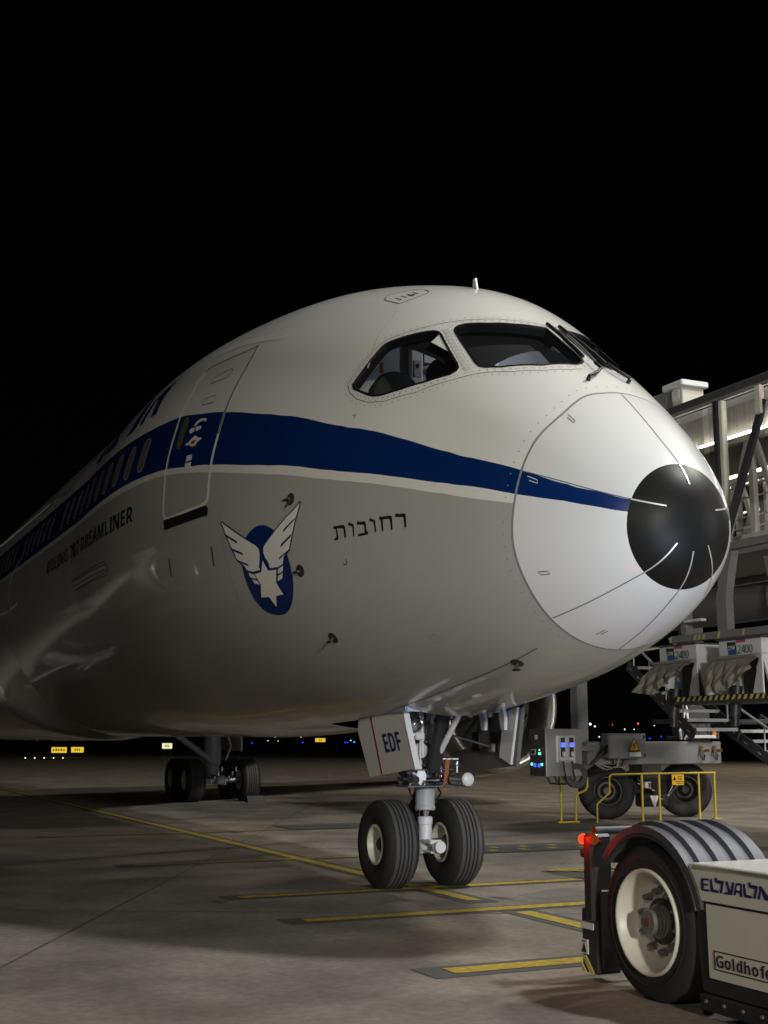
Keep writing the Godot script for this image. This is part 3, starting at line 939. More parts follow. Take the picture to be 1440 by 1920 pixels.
# ---------------------------------------------------------------- landing gear
func wheel(called: String, c: Vector3, R: float, w: float, rim_r: float, parent: Node, ax := Vector3(0, 0, 1), rim: Material = null, out := 1.0) -> MeshInstance3D:
	var h := w / 2.0
	var side := [Vector2(rim_r, -h * 0.78), Vector2(rim_r + 0.03, -h * 0.9), Vector2(lerpf(rim_r, R, 0.45), -h), Vector2(lerpf(rim_r, R, 0.75), -h * 0.97), Vector2(R - 0.035, -h * 0.8), Vector2(R - 0.008, -h * 0.62)]
	var back := []
	for q in side: back.push_front(Vector2(q.x, -q.y))
	var b := B()
	b.lathe(side, c, ax, 40, true)
	b.lathe(back, c, ax, 40, true)
	b.lathe([Vector2(rim_r, h * 0.78), Vector2(rim_r - 0.002, -h * 0.78)], c, ax, 40)
	var t := part(called, b, M.tyre_rubber, parent)
	var tr := B()
	var cuts := [-0.62, -0.36, -0.13, 0.13, 0.36, 0.62]
	for i in cuts.size() - 1:
		var a: float = cuts[i] * h + (0.01 if i > 0 else 0.0)
		var d: float = cuts[i + 1] * h - (0.01 if i < cuts.size() - 2 else 0.0)
		var ra := R - 0.008 * absf(cuts[i]) / 0.62
		var rd := R - 0.008 * absf(cuts[i + 1]) / 0.62
		tr.lathe([Vector2(R - 0.02, a), Vector2(ra, a), Vector2(rd, d), Vector2(R - 0.02, d)], c, ax, 40)
	part("tread", tr, M.tread_rubber, t)
	part("groove", B().lathe([Vector2(R - 0.016, -0.6 * h), Vector2(R - 0.016, 0.6 * h)], c, ax, 40), M.groove_black, t)
	for sg in [-1.0, 1.0]:
		var x: Vector3 = ax * sg
		var rm := part("rim", B().lathe([Vector2(rim_r + 0.004, h * 0.74), Vector2(rim_r + 0.004, h * 0.86), Vector2(rim_r - 0.022, h * 0.88), Vector2(rim_r - 0.035, h * 0.72), Vector2(rim_r * 0.72, h * 0.30), Vector2(rim_r * 0.62, h * 0.22), Vector2(rim_r * 0.5, h * 0.22)].map(func(q): return q), c, x, 36, false), M.rim_cream if rim == null else rim, t)
		part("hub", B().lathe([Vector2(rim_r * 0.62, h * 0.15), Vector2(rim_r * 0.5, h * 0.2), Vector2(rim_r * 0.36, h * 0.5), Vector2(rim_r * 0.26, h * 0.62), Vector2(0, h * 0.62)], c, x, 20), M.hub_dark, t)
	return t


func nose_gear() -> void:
	for z in [-0.39, 0.45]: wheel("nose_wheel", Vector3(5.32, 0.503, z), 0.508, 0.4, 0.225, plane)
	var s := 5.2
	var V := func(x: float, y: float, z := 0.03) -> Vector3: return Vector3(x, y, z)
	var strut := part("nose_gear_strut", B().lathe([Vector2(0, 0.40), Vector2(0.075, 0.40), Vector2(0.085, 0.46), Vector2(0.08, 0.72), Vector2(0.088, 0.73), Vector2(0.088, 0.80), Vector2(0.07, 0.815)], V.call(s, 0), Vector3.UP, 24), M.gear_white, plane)
	part("axle", B().tube(V.call(s + 0.06, 0.503, -0.45), V.call(s + 0.06, 0.503, 0.5), 0.055), M.steel, strut)
	part("chrome_piston", B().lathe([Vector2(0.062, 0.815), Vector2(0.062, 0.93)], V.call(s, 0), Vector3.UP, 24), M.chrome, strut)
	part("outer_cylinder", B().lathe([Vector2(0.08, 0.89), Vector2(0.115, 0.89), Vector2(0.12, 0.9), Vector2(0.12, 0.935), Vector2(0.112, 0.94), Vector2(0.12, 1.14), Vector2(0.11, 1.15), Vector2(0, 1.15)], V.call(s, 0), Vector3.UP, 28), M.gear_grey, strut)
	for k in 12:
		var t := TAU * k / 12.0
		part("flange_bolt", B().tube(V.call(s + 0.105 * cos(t), 0.875, 0.03 + 0.105 * sin(t)), V.call(s + 0.105 * cos(t), 0.893, 0.03 + 0.105 * sin(t)), 0.01, -1, 6), M.chrome, strut)
	# towing fitting ahead of the axle
	var tf := part("tow_fitting", B().box(V.call(s - 0.15, 0.535), Vector3(0.28, 0.05, 0.16), 0.015).box(V.call(s - 0.15, 0.425), Vector3(0.24, 0.03, 0.12), 0.01), M.gear_white, strut)
	part("tow_pin", B().tube(V.call(s - 0.02, 0.48), V.call(s - 0.36, 0.48), 0.035), M.chrome, tf)
	part("tow_ring", B().lathe([Vector2(0.03, -0.015), Vector2(0.062, -0.015), Vector2(0.062, 0.015), Vector2(0.03, 0.015)], V.call(s - 0.3, 0.48), Vector3(1, 0, 0), 20), M.gear_white, tf)
	part("tow_ring", B().lathe([Vector2(0.03, -0.018), Vector2(0.066, -0.018), Vector2(0.066, 0.018), Vector2(0.0, 0.018)], V.call(s - 0.38, 0.49), Vector3(-1, 0, 0), 20), M.gear_white, tf)
	# steering collar and what hangs on it
	var col := part("steering_collar", B().lathe([Vector2(0, 1.15), Vector2(0.2, 1.15), Vector2(0.2, 1.175), Vector2(0.13, 1.18), Vector2(0.13, 1.33), Vector2(0.17, 1.335), Vector2(0.17, 1.36), Vector2(0, 1.36)], V.call(s, 0), Vector3.UP, 26), M.dark_metal, strut)
	part("collar_band", B().lathe([Vector2(0.135, 1.2), Vector2(0.14, 1.21), Vector2(0.14, 1.235), Vector2(0.135, 1.245)], V.call(s, 0), Vector3.UP, 26), M.chrome, col)
	part("taxi_lamp", B().ball(V.call(s - 0.17, 1.27, -0.1), 0.075, 16, 8, Vector3(0.6, 1.25, 0.8)), M.gear_lamp, col)
	part("lamp_bracket", B().lathe([Vector2(0, 0), Vector2(0.09, 0), Vector2(0.11, 0.16), Vector2(0.1, 0.17)], V.call(s - 0.02, 1.28, -0.14), Vector3(-0.5, 0, -0.7), 18), M.chrome, col)
	for z in [-0.24, 0.28]:
		part("steering_actuator", B().lathe([Vector2(0, -0.26), Vector2(0.045, -0.26), Vector2(0.062, -0.2), Vector2(0.062, 0.12), Vector2(0.05, 0.14), Vector2(0.0, 0.14)], V.call(s - 0.06, 1.24, z), Vector3(1, 0, 0), 18), M.chrome if z < 0 else M.steel, col)
	part("tow_lamp", B().lathe([Vector2(0, 0), Vector2(0.075, 0), Vector2(0.075, 0.2), Vector2(0.085, 0.22), Vector2(0.085, 0.24)], V.call(s - 0.3, 1.245, 0.26), Vector3(-1, 0, 0.2), 18), M.steel, col)
	part("tow_lamp_lens", B().ball(V.call(s - 0.54, 1.245, 0.31), 0.08, 14, 8, Vector3(0.5, 1, 1)), M.gear_white, col)
	part("crossbar", B().tube(V.call(s + 0.1, 1.47, -0.34), V.call(s - 0.1, 1.47, 0.42), 0.018), M.steel, col)
	part("crossbar_block", B().box(V.call(s - 0.04, 1.47, 0.1), Vector3(0.1, 0.1, 0.16), 0.01), M.gear_white, col)
	for z in [-0.2, 0.17, 0.38]:
		part("hydraulic_fitting", B().lathe([Vector2(0, 0), Vector2(0.03, 0), Vector2(0.03, 0.1), Vector2(0.02, 0.12), Vector2(0.02, 0.2), Vector2(0.034, 0.21), Vector2(0.034, 0.25), Vector2(0, 0.25)], V.call(s - 0.14, 1.19, z), Vector3.UP, 14), M.chrome if z < 0.3 else M.steel, col)
	part("warning_strap", B().box(V.call(s - 0.22, 1.29, 0.2), Vector3(0.012, 0.36, 0.055), 0.004, Basis(Vector3(1, 0, 0), 0.12)), M.strap_orange, col)
	part("hose", B().path([V.call(s - 0.05, 1.16, 0.16), V.call(s - 0.1, 1.08, 0.19), V.call(s - 0.02, 0.99, 0.17), V.call(s, 0.93, 0.13)], 0.012), M.cable_black, strut)
	part("hose", B().path([V.call(s + 0.14, 1.5, -0.08), V.call(s + 0.2, 1.2, -0.1), V.call(s + 0.16, 1.0, -0.06)], 0.012), M.cable_black, strut)
	# torque links behind the leg
	part("torque_link", B().prism(PackedVector2Array([Vector2(0.1, 1.16), Vector2(0.34, 0.86), Vector2(0.30, 0.80), Vector2(0.08, 1.06)]), 0.12, Transform3D(Basis(), Vector3(s, 0, 0.08))).prism(PackedVector2Array([Vector2(0.30, 0.88), Vector2(0.34, 0.83), Vector2(0.1, 0.52), Vector2(0.07, 0.58)]), 0.1, Transform3D(Basis(), Vector3(s, 0, 0.07))), M.dark_metal, strut)
	# lines and fittings round the leg
	for k in 9:
		var a0 := 0.7 * k
		var rr := 0.125 + 0.012 * (k % 3)
		var p0 := V.call(s + rr * cos(a0), 1.42 + 0.03 * (k % 4), 0.03 + rr * sin(a0))
		part("hydraulic_line", B().path([p0, p0 + Vector3(-0.03, -0.1, 0.02), p0 + Vector3(0.02, -0.2 - 0.02 * (k % 3), -0.02)], 0.009, 6), M.chrome if k % 3 == 0 else M.cable_black if k % 3 == 1 else M.steel, strut)
	for k in 7:
		part("pipe_clamp", B().box(V.call(s - 0.14 + 0.01 * (k % 2), 1.40 + 0.085 * k, -0.03 + 0.05 * (k % 3)), Vector3(0.05, 0.035, 0.06), 0.006), M.gear_white if k % 2 else M.steel, strut)
	for z in [-0.12, -0.05, 0.13]:
		part("wiring_conduit", B().path([V.call(s - 0.1, 2.35, z), V.call(s - 0.15, 1.9, z + 0.02), V.call(s - 0.13, 1.5, z * 0.8), V.call(s - 0.13, 1.36, z * 0.7)], 0.013, 6), M.gear_white if z < -0.1 else M.cable_black, strut)
	part("steering_cylinder", B().tube(V.call(s - 0.16, 1.23, -0.3), V.call(s - 0.16, 1.23, -0.16), 0.06, -1, 18).tube(V.call(s - 0.16, 1.23, -0.16), V.call(s - 0.16, 1.23, 0.36), 0.03, -1, 14), M.chrome, strut)
	part("steering_plate", B().box(V.call(s - 0.12, 1.165, 0.03), Vector3(0.34, 0.022, 0.72), 0.008).box(V.call(s - 0.1, 1.35, 0.05), Vector3(0.26, 0.02, 0.5), 0.008), M.steel, strut)
	for z in [-0.28, -0.1, 0.16, 0.34]: part("plate_bolt", B().lathe([Vector2(0.026, 0), Vector2(0.026, 0.03), Vector2(0.014, 0.035), Vector2(0.014, 0.06), Vector2(0, 0.06)], V.call(s - 0.24, 1.176, z), Vector3.UP, 8), M.chrome, strut)
	# upper leg, braces and lamps
	part("upper_leg", B().tube(V.call(s, 1.35), V.call(s + 0.05, 2.5), 0.11, 0.13, 20), M.gear_grey, strut)
	part("upper_leg_line", B().tube(V.call(s - 0.13, 1.5, -0.06), V.call(s - 0.1, 2.4, -0.06), 0.025), M.gear_white, strut)
	part("drag_brace", B().box(V.call(s - 0.42, 1.75, 0.02), Vector3(0.09, 0.95, 0.16), 0.02, Basis(Vector3(0, 0, 1), 0.42)), M.dark_metal, strut)
	part("side_brace", B().tube(V.call(4.86, 1.55, 0.06), V.call(4.3, 2.12, 0.1), 0.035), M.gear_white, strut)
	part("bracket", B().box(V.call(s + 0.08, 1.64, -0.17), Vector3(0.3, 0.12, 0.14), 0.02, Basis(Vector3(0, 0, 1), 0.3)), M.gear_white, strut)
	part("lock_wheel", B().lathe([Vector2(0, -0.03), Vector2(0.09, -0.03), Vector2(0.1, 0.0), Vector2(0.09, 0.03), Vector2(0, 0.03)], V.call(s - 0.1, 1.57, -0.06), Vector3(-0.6, 0, -0.6), 20), M.gear_white, strut)
	part("lock_wheel_ring", B().lathe([Vector2(0.09, -0.04), Vector2(0.115, -0.04), Vector2(0.115, 0.035), Vector2(0.09, 0.035)], V.call(s - 0.1, 1.57, -0.06), Vector3(-0.6, 0, -0.6), 20), M.dark_metal, strut)
	var ll := part("landing_lamp", B().lathe([Vector2(0, -0.09), Vector2(0.06, -0.08), Vector2(0.1, 0.0), Vector2(0.105, 0.02), Vector2(0.09, 0.025)], V.call(4.99, 1.87, -0.21), Vector3(-0.8, -0.1, -0.5), 24), M.chrome, strut)
	part("lamp_lens", B().ball(V.call(4.975, 1.87, -0.22), 0.085, 16, 8, Vector3(0.7, 1, 0.8)), M.lamp_glass, ll)
	part("lamp_box", B().box(V.call(4.96, 1.735, -0.19), Vector3(0.2, 0.09, 0.12), 0.015), M.gear_white, strut)
	part("indicator_lamp", B().ball(V.call(4.90, 1.75, -0.256), 0.014, 8, 5), M.gear_lamp, strut)
	part("indicator_lamp", B().ball(V.call(5.0, 1.75, -0.256), 0.014, 8, 5), M.gear_amber, strut)
	# the bay and its doors
	var bay := B()
	bay.box(Vector3(5.45, 2.75, -0.64), Vector3(2.34, 1.5, 0.04)).box(Vector3(5.45, 2.75, 0.64), Vector3(2.34, 1.5, 0.04)).box(Vector3(5.45, 3.5, 0), Vector3(2.34, 0.04, 1.3)).box(Vector3(4.28, 2.75, 0), Vector3(0.04, 1.5, 1.3)).box(Vector3(6.62, 2.75, 0), Vector3(0.04, 1.5, 1.3))
	part("gear_bay", bay, M.bay_blue_lit, plane)
	for k in 4: part("bay_rib", B().box(Vector3(4.6 + 0.5 * k, 2.4, 0.59), Vector3(0.06, 0.9, 0.05), 0.01), M.gear_white, plane)
	var dx := Transform3D(Basis(Vector3(-1, 0, 0), Vector3(0, 1, 0), Vector3(0, 0, -1)), Vector3(0, 1.98, -0.62))
	var door := part("gear_door", B().prism(PackedVector2Array([Vector2(-5.66, -0.05), Vector2(-5.69, -0.18), Vector2(-5.33, -0.71), Vector2(-4.14, -0.595), Vector2(-4.37, -0.15), Vector2(-4.46, 0.07)]), 0.05, dx), M.white_paint, plane)
	part("door_red_line", B().prism(PackedVector2Array([Vector2(-5.335, 0.0), Vector2(-5.30, 0.0), Vector2(-4.965, -0.675), Vector2(-5.0, -0.672)]), 0.006, Transform3D(dx.basis, dx * Vector3(0, 0, 0.004))), M.red_paint, door)
	sign_text("door_lettering", "EDF", dx * Vector3(-4.86, -0.43, 0.006), dx.basis * Vector3(0.44, 0.03, 0), dx.basis * Vector3(-0.12, 0.205, 0), M.emblem_blue, door)
	part("door_edge", B().prism(PackedVector2Array([Vector2(-4.13, -0.6), Vector2(-4.36, -0.15), Vector2(-4.45, 0.08), Vector2(-4.43, 0.08), Vector2(-4.34, -0.14), Vector2(-4.11, -0.6)]), 0.07, Transform3D(dx.basis, dx * Vector3(0, 0, 0.004))), M.gear_white, door)
	var px := Transform3D(Basis(Vector3(-1, 0, 0), Vector3(0, 1, 0), Vector3(0, 0, -1)), Vector3(0, 0, 0.62))
	var pd := part("gear_door", B().prism(PackedVector2Array([Vector2(-4.9, 2.02), Vector2(-4.92, 1.75), Vector2(-5.07, 1.62), Vector2(-5.72, 1.52), Vector2(-5.2, 1.325), Vector2(-4.1, 1.405), Vector2(-3.95, 2.05)]), 0.05, px), M.door_inside, plane)
	part("door_flange", B().prism(PackedVector2Array([Vector2(-4.3, 2.0), Vector2(-4.42, 1.5), Vector2(-4.17, 1.42), Vector2(-4.0, 2.05)]), 0.05, Transform3D(px.basis, px.origin + Vector3(0, 0, -0.03))), M.gear_white, pd)
	for q in [[4.62, 4.3], [5.08, 4.92]]:
		part("painted_recess", B().box(Vector3((q[0] + q[1]) / 2.0, 1.67, 0.612), Vector3(q[0] - q[1], 0.22, 0.02)), M.black_seal, pd)  # door cutouts shown by flat black blocks
	for q in [4.72, 4.26]:
		part("hinge_arm", B().prism(PackedVector2Array([Vector2(-q - 0.04, 2.08), Vector2(-q - 0.05, 1.95), Vector2(-q - 0.0, 1.8), Vector2(-q + 0.07, 1.8), Vector2(-q + 0.08, 1.92), Vector2(-q + 0.03, 2.08)]), 0.04, Transform3D(px.basis, px.origin + Vector3(0, 0, -0.09))), M.gear_white, pd)
	part("door_rod", B().tube(Vector3(4.95, 1.76, 0.2), Vector3(4.55, 1.6, 0.6), 0.012).box(Vector3(4.55, 1.6, 0.57), Vector3(0.1, 0.1, 0.05), 0.01), M.steel, pd)


func main_gears() -> void:
	for side: float in [1.0, -1.0]:
		var z0: float = 4.05 * side
		for s in [26.1, 27.5]:
			for dz in [-0.78, 0.78]: wheel("main_wheel", Vector3(s, 0.575, z0 + dz), 0.58, 0.52, 0.26, plane)
		var leg := part("main_gear_leg", B().lathe([Vector2(0, 0.5), Vector2(0.2, 0.5), Vector2(0.2, 0.95), Vector2(0.24, 1.0), Vector2(0.24, 1.9), Vector2(0.2, 2.6)], Vector3(26.8, 0, z0), Vector3.UP, 20), M.gear_grey, plane)
		part("bogie_beam", B().box(Vector3(26.8, 0.58, z0), Vector3(1.8, 0.24, 0.26), 0.04), M.gear_grey, leg)
		for s in [26.1, 27.5]: part("axle", B().tube(Vector3(s, 0.575, z0 - 0.8), Vector3(s, 0.575, z0 + 0.8), 0.09), M.steel, leg)
		for k in 8:
			var dz := -0.35 + 0.1 * k
			part("brake_fitting", B().box(Vector3(25.72, 0.52 + 0.12 * ((k * 5) % 4), z0 + dz), Vector3(0.06, 0.13, 0.05), 0.01), M.chrome if k % 3 != 1 else M.steel, leg)
		part("side_stay", B().tube(Vector3(26.6, 1.1, z0 - 0.1 * side), Vector3(26.4, 2.1, z0 - 1.6 * side), 0.09), M.gear_grey, leg)
		part("hydraulic_hose", B().path([Vector3(26.5, 1.9, z0 + 0.3), Vector3(26.4, 1.5, z0 + 0.42), Vector3(26.5, 1.1, z0 + 0.3)], 0.03), M.gear_white, leg)
		part("gear_door", B().box(Vector3(26.8, 1.75, z0 + 0.55 * side), Vector3(1.9, 0.8, 0.05), 0.01), M.grey_paint, leg)
	var w := thing("wheel_chock", "dark wheel chock against the far main landing gear tyre", "chock", Vector3(25.35, 0, 4.83))
	part("block", B().prism(PackedVector2Array([Vector2(-0.14, 0.0), Vector2(0.14, 0.0), Vector2(0.03, 0.17), Vector2(-0.03, 0.17)]), 0.5, Transform3D(Basis(), Vector3(25.3, 0, 5.08))), M.tug_black, w)


func engines_and_wings() -> void:
	for side: float in [1.0, -1.0]:
		var c := Vector3(20.5, 2.54, 9.85 * side)
		var ax := Vector3(1, 0, 0)
		var nac := part("engine_nacelle", B().lathe([Vector2(1.735, 0.62), Vector2(1.84, 1.4), Vector2(1.86, 2.2), Vector2(1.74, 3.6), Vector2(1.5, 4.6), Vector2(1.42, 4.6)], c, ax, 56, true), M.grey_paint, plane)
		part("intake_lip", B().lathe([Vector2(1.42, 1.1), Vector2(1.40, 0.62), Vector2(1.405, 0.3), Vector2(1.45, 0.12), Vector2(1.53, 0.02), Vector2(1.58, 0.0), Vector2(1.64, 0.03), Vector2(1.70, 0.16), Vector2(1.735, 0.36), Vector2(1.755, 0.62)].map(func(q): return q), c, ax, 64, true), M.lip_metal, nac)
		part("intake_wall", B().lathe([Vector2(1.43, 1.5), Vector2(1.42, 1.1)], c, ax, 48, true), M.grey_paint, nac)
		part("spinner", B().lathe([Vector2(0, 0.75), Vector2(0.2, 0.95), Vector2(0.36, 1.3)], c, ax, 24, true), M.fan_dark, nac)
		for k in 18:
			var t := TAU * k / 18.0
			var d := Vector3(0, cos(t), sin(t))
			var e := Vector3(0, -sin(t), cos(t))
			var b := B()
			b.quad(c + d * 0.34 + ax * 1.15 - e * 0.05, c + d * 0.34 + ax * 1.35 + e * 0.05, c + d * 1.38 + ax * 1.4 + e * 0.26, c + d * 1.38 + ax * 1.05 - e * 0.02)
			part("fan_blade", b, M.fan_dark, nac)
		part("exhaust_core", B().lathe([Vector2(1.3, 4.0), Vector2(0.85, 5.2), Vector2(0.5, 5.9), Vector2(0.15, 6.5), Vector2(0, 6.6)], c, ax, 32, true), M.steel, nac)
		part("pylon", B().box(c + Vector3(3.6, 1.75, 0), Vector3(4.2, 0.9, 0.35), 0.1), M.grey_paint, nac)
		# wing: root, kink, tip as (leading edge, chord, height, span, thickness)
		var st := [[20.9, 11.5, 2.75, 2.3, 1.35], [25.4, 7.2, 3.45, 9.7, 0.8], [33.0, 3.4, 4.9, 22.0, 0.32], [38.2, 1.2, 5.9, 29.8, 0.1]]
		var rings := []
		for q in st:
			var r := []
			for k in 20:
				var t := TAU * k / 20.0
				var x := 0.5 - 0.5 * cos(t)
				var th: float = q[4] * (1.0 if k <= 10 else -0.75) * sqrt(maxf(x, 0.0)) * (1.0 - x) * 1.3
				r.append(Vector3(q[0] + q[1] * x, q[2] + th, q[3] * side))
			rings.append(r)
		var wb := B()
		for i in 3:
			for k in 20:
				var k2 := (k + 1) % 20
				if side > 0: wb.quad(rings[i][k], rings[i + 1][k], rings[i + 1][k2], rings[i][k2], 5)
				else: wb.quad(rings[i][k2], rings[i + 1][k2], rings[i + 1][k], rings[i][k], 5)
		part("wing", wb, M.grey_paint, plane)
		part("tailplane", B().prism(PackedVector2Array([Vector2(54.5, 2.0 * side), Vector2(59.5, 9.6 * side), Vector2(61.2, 9.6 * side), Vector2(60.0, 1.0 * side)]), 0.25, Transform3D(Basis(Vector3(1, 0, 0), Vector3(0, 0, 1), Vector3(0, -1, 0)), Vector3(0, 6.3, 0))), M.grey_paint, plane)
	part("tail_fin", B().prism(PackedVector2Array([Vector2(50.5, 7.2), Vector2(58.0, 16.5), Vector2(61.4, 16.5), Vector2(60.0, 6.8)]), 0.35, Transform3D(Basis(), Vector3(0, 0, 0.17))), M.white_paint, plane)


# ---------------------------------------------------------------- passenger boarding bridge on the port side, parallel to the aircraft
func hazard(parent: Node, o: Vector3, ex: Vector3, ey: Vector3, n: int, off := 0.004) -> void:   # slanted yellow and black bars on a face
	var nn := ex.cross(ey).normalized() * off
	for k in n:
		var a := o + nn + ex * (float(k) / n)
		var w := ex * (0.5 / n)
		var sl := ex * (0.35 / n)
		var b := B()
		b.quad(a, a + w, a + w + sl + ey, a + sl + ey)
		part("hazard_bar", b, M.hazard_yellow, parent)


func jet_bridge() -> void:
	var t := thing("jet_bridge", "glass-walled boarding bridge with lit tunnel, stairs and drive column behind the nose", "jet bridge", Vector3(14.6, 0, 9.7))
	var s0 := -16.0
	var s1 := 17.0
	var L := s1 - s0
	var mid := (s0 + s1) / 2.0
	var rf := part("roof", B().box(Vector3(mid, 7.76, 9.4), Vector3(L, 0.14, 3.2), 0.02), M.bridge_dark, t)
	for z in [7.86, 10.94]:
		part("roof_fascia", B().box(Vector3(mid, 7.775, z), Vector3(L, 0.12, 0.09), 0.015), M.bridge_grey, rf)
		part("roof_fascia", B().box(Vector3(mid, 7.665, z), Vector3(L, 0.085, 0.07), 0.01), M.bridge_grey, rf)
	var ac := part("roof_unit", B().box(Vector3(11.9, 8.02, 8.2), Vector3(2.9, 0.38, 0.6), 0.02), M.bridge_grey, t)
	part("unit_lid", B().box(Vector3(10.42, 8.25, 8.15), Vector3(0.62, 0.12, 0.62), 0.02), M.label_white, ac)
	part("unit_front", B().box(Vector3(10.42, 8.02, 8.15), Vector3(0.46, 0.36, 0.5), 0.02), M.bridge_white, ac)
	part("unit_door", B().box(Vector3(10.38, 8.05, 7.895), Vector3(0.22, 0.2, 0.02), 0.008), M.label_white, ac)
	part("floor", B().box(Vector3(mid, 5.0, 9.4), Vector3(L, 0.1, 2.9)), M.bridge_dark, t)
	part("ceiling", B().box(Vector3(mid, 7.64, 9.4), Vector3(L, 0.04, 2.9)), M.bridge_dark, t)
	for z in [7.9, 10.9]:
		var inn := -1.0 if z > 9.0 else 1.0
		part("floor_beam", B().box(Vector3(mid, 5.0, z), Vector3(L, 0.14, 0.16), 0.015), M.bridge_grey, t)
		part("floor_beam", B().box(Vector3(mid, 4.88, z + 0.03 * inn), Vector3(L, 0.1, 0.12), 0.01), M.bridge_grey, t)
		var zi: float = z + 0.3 * inn
		part("truss_chord", B().box(Vector3(mid, 6.93, zi), Vector3(L, 0.12, 0.12), 0.01), M.bridge_white, t)
		part("truss_chord", B().box(Vector3(mid, 5.15, zi), Vector3(L, 0.14, 0.12), 0.01), M.bridge_white, t)
		part("upper_panel", B().box(Vector3(mid, 7.33, zi + 0.12 * inn), Vector3(L, 0.58, 0.03)), M.brushed_panel, t)
		for y in [6.12, 5.9, 5.55]:
			part("handrail", B().tube(Vector3(s0, y, zi + 0.1 * inn), Vector3(s1, y, zi + 0.1 * inn), 0.018, -1, 8), M.bridge_white, t)
		var bay := 1.62
		for k in range(-15, 6):
			var s := 8.72 + bay * k
			part("truss_post", B().box(Vector3(s, 6.02, zi), Vector3(0.13, 1.7, 0.1), 0.01), M.bridge_white, t)
			for d in [-1, 1]:
				var e := Vector3(s + 0.72 * d, 5.22, zi)
				var tp := Vector3(s + 0.1 * d, 6.86, zi)
				part("truss_diagonal", B().box((e + tp) / 2.0, Vector3(0.11, e.distance_to(tp), 0.08), 0.008, Basis(Vector3(0, 0, 1), -atan2(tp.x - e.x, tp.y - e.y))), M.bridge_white, t)
			var lo := s - bay / 2.0
			part("glass_pane", B().box(Vector3(lo + bay / 2.0, 6.32, z - 0.02 * inn), Vector3(bay - 0.16, 2.56, 0.012)), M.bridge_glass, t)
		for k in range(-8, 4):
			var s := 9.1 + 2.43 * k - (0.0 if k >= 0 else 0.0)
			var f := part("wall_post", B().box(Vector3(s + 0.06, 6.34, z - 0.05 * inn), Vector3(0.12, 2.6, 0.14), 0.01), M.gunmetal, t)
			part("post_trim", B().box(Vector3(s - 0.05, 6.34, z - 0.03 * inn), Vector3(0.09, 2.56, 0.12), 0.01), M.bridge_white, f)
		for k in range(-9, 6):
			var s := 8.95 + 2.43 * (k - 0.0)
			part("tube_lamp", B().tube(Vector3(s - 1.16, 7.035, zi + 0.02 * inn), Vector3(s + 1.16, 7.035, zi + 0.02 * inn), 0.028, -1, 8), M.tube_light, t)
			if k >= -5:
				var al := AreaLight3D.new()
				al.name = "tube_lamp_light"
				al.area_size = Vector2(2.3, 0.06)
				al.light_color = Color(1.0, 0.97, 0.92); al.light_energy = 1.1; al.area_range = 30.0; al.shadow_enabled = true
				al.transform = Transform3D(Basis(Vector3(1, 0, 0), Vector3(0, 0, 1), Vector3(0, -1, 0)), Vector3(s, 7.08, zi + 0.02 * inn) - bases[t])
				t.add_child(al, true)
	# dark braces outside the glass
	for s in [8.45, 3.6, -1.2]:
		var a := Vector3(s - 0.62, 7.35, 7.76)
		var b := Vector3(s + 0.55, 5.1, 7.76)
		part("outer_brace", B().box((a + b) / 2.0, Vector3(0.17, a.distance_to(b), 0.06), 0.01, Basis(Vector3(0, 0, 1), -atan2(a.x - b.x, a.y - b.y))), M.gunmetal, t)
		part("bracket_post", B().box(Vector3(s - 0.52, 7.36, 7.74), Vector3(0.15, 0.5, 0.1), 0.02), M.bridge_white, t)
	# air hose pipe, its flange and the frame that carries the hose hoppers
	var pipe := part("air_duct", B().tube(Vector3(12.4, 4.08, 8.6), Vector3(4.5, 4.08, 8.6), 0.33, -1, 32), M.pipe_grey, t)
	part("duct_flange", B().lathe([Vector2(0.3, -0.09), Vector2(0.42, -0.09), Vector2(0.44, -0.05), Vector2(0.44, 0.05), Vector2(0.42, 0.09), Vector2(0.3, 0.09)], Vector3(8.45, 4.08, 8.6), Vector3(1, 0, 0), 36), M.bridge_grey, pipe)
	part("duct_flange", B().lathe([Vector2(0.3, -0.03), Vector2(0.47, -0.03), Vector2(0.47, 0.03), Vector2(0.3, 0.03)], Vector3(8.25, 4.08, 8.6), Vector3(1, 0, 0), 36), M.pipe_grey, pipe)
	part("duct_bracket", B().prism(PackedVector2Array([Vector2(8.35, 4.75), Vector2(8.05, 4.75), Vector2(8.1, 4.66), Vector2(8.14, 4.4), Vector2(8.27, 4.4), Vector2(8.3, 4.66)]), 0.5, Transform3D(Basis(), Vector3(0, 0, 8.5))), M.bridge_grey, pipe)
	for s in [8.72, 4.9]:
		var k0 := Transform3D(Basis(), Vector3(s - 8.72, 0, 7.62))
		part("hanger", B().prism(PackedVector2Array([Vector2(8.60, 4.83), Vector2(8.50, 4.83), Vector2(8.60, 4.48), Vector2(8.70, 4.08), Vector2(8.69, 3.39), Vector2(8.94, 3.39), Vector2(8.95, 4.08), Vector2(8.84, 4.5), Vector2(8.68, 4.83)]), 0.16, k0), M.bridge_grey, t)
	part("hanger", B().box(Vector3(9.95, 4.1, 7.6), Vector3(0.16, 1.5, 0.16), 0.01), M.bridge_grey, t)
	part("beacon_board", B().box(Vector3(9.6, 3.74, 7.5), Vector3(0.5, 0.05, 0.12), 0.01), M.label_white, t)
	var fr := part("hopper_frame", B().box(Vector3(7.3, 3.43, 7.42), Vector3(5.6, 0.13, 0.12), 0.01).box(Vector3(7.3, 3.43, 8.5), Vector3(5.6, 0.13, 0.12), 0.01), M.bridge_grey, t)
	for s in [8.72, 8.1]: hazard(fr, Vector3(s + 0.12, 3.37, 7.358), Vector3(-0.12, 0, 0), Vector3(0, 0.12, 0), 1)
	hazard(fr, Vector3(9.48, 3.38, 7.358), Vector3(-0.36, 0, 0), Vector3(0, 0.09, 0), 3)
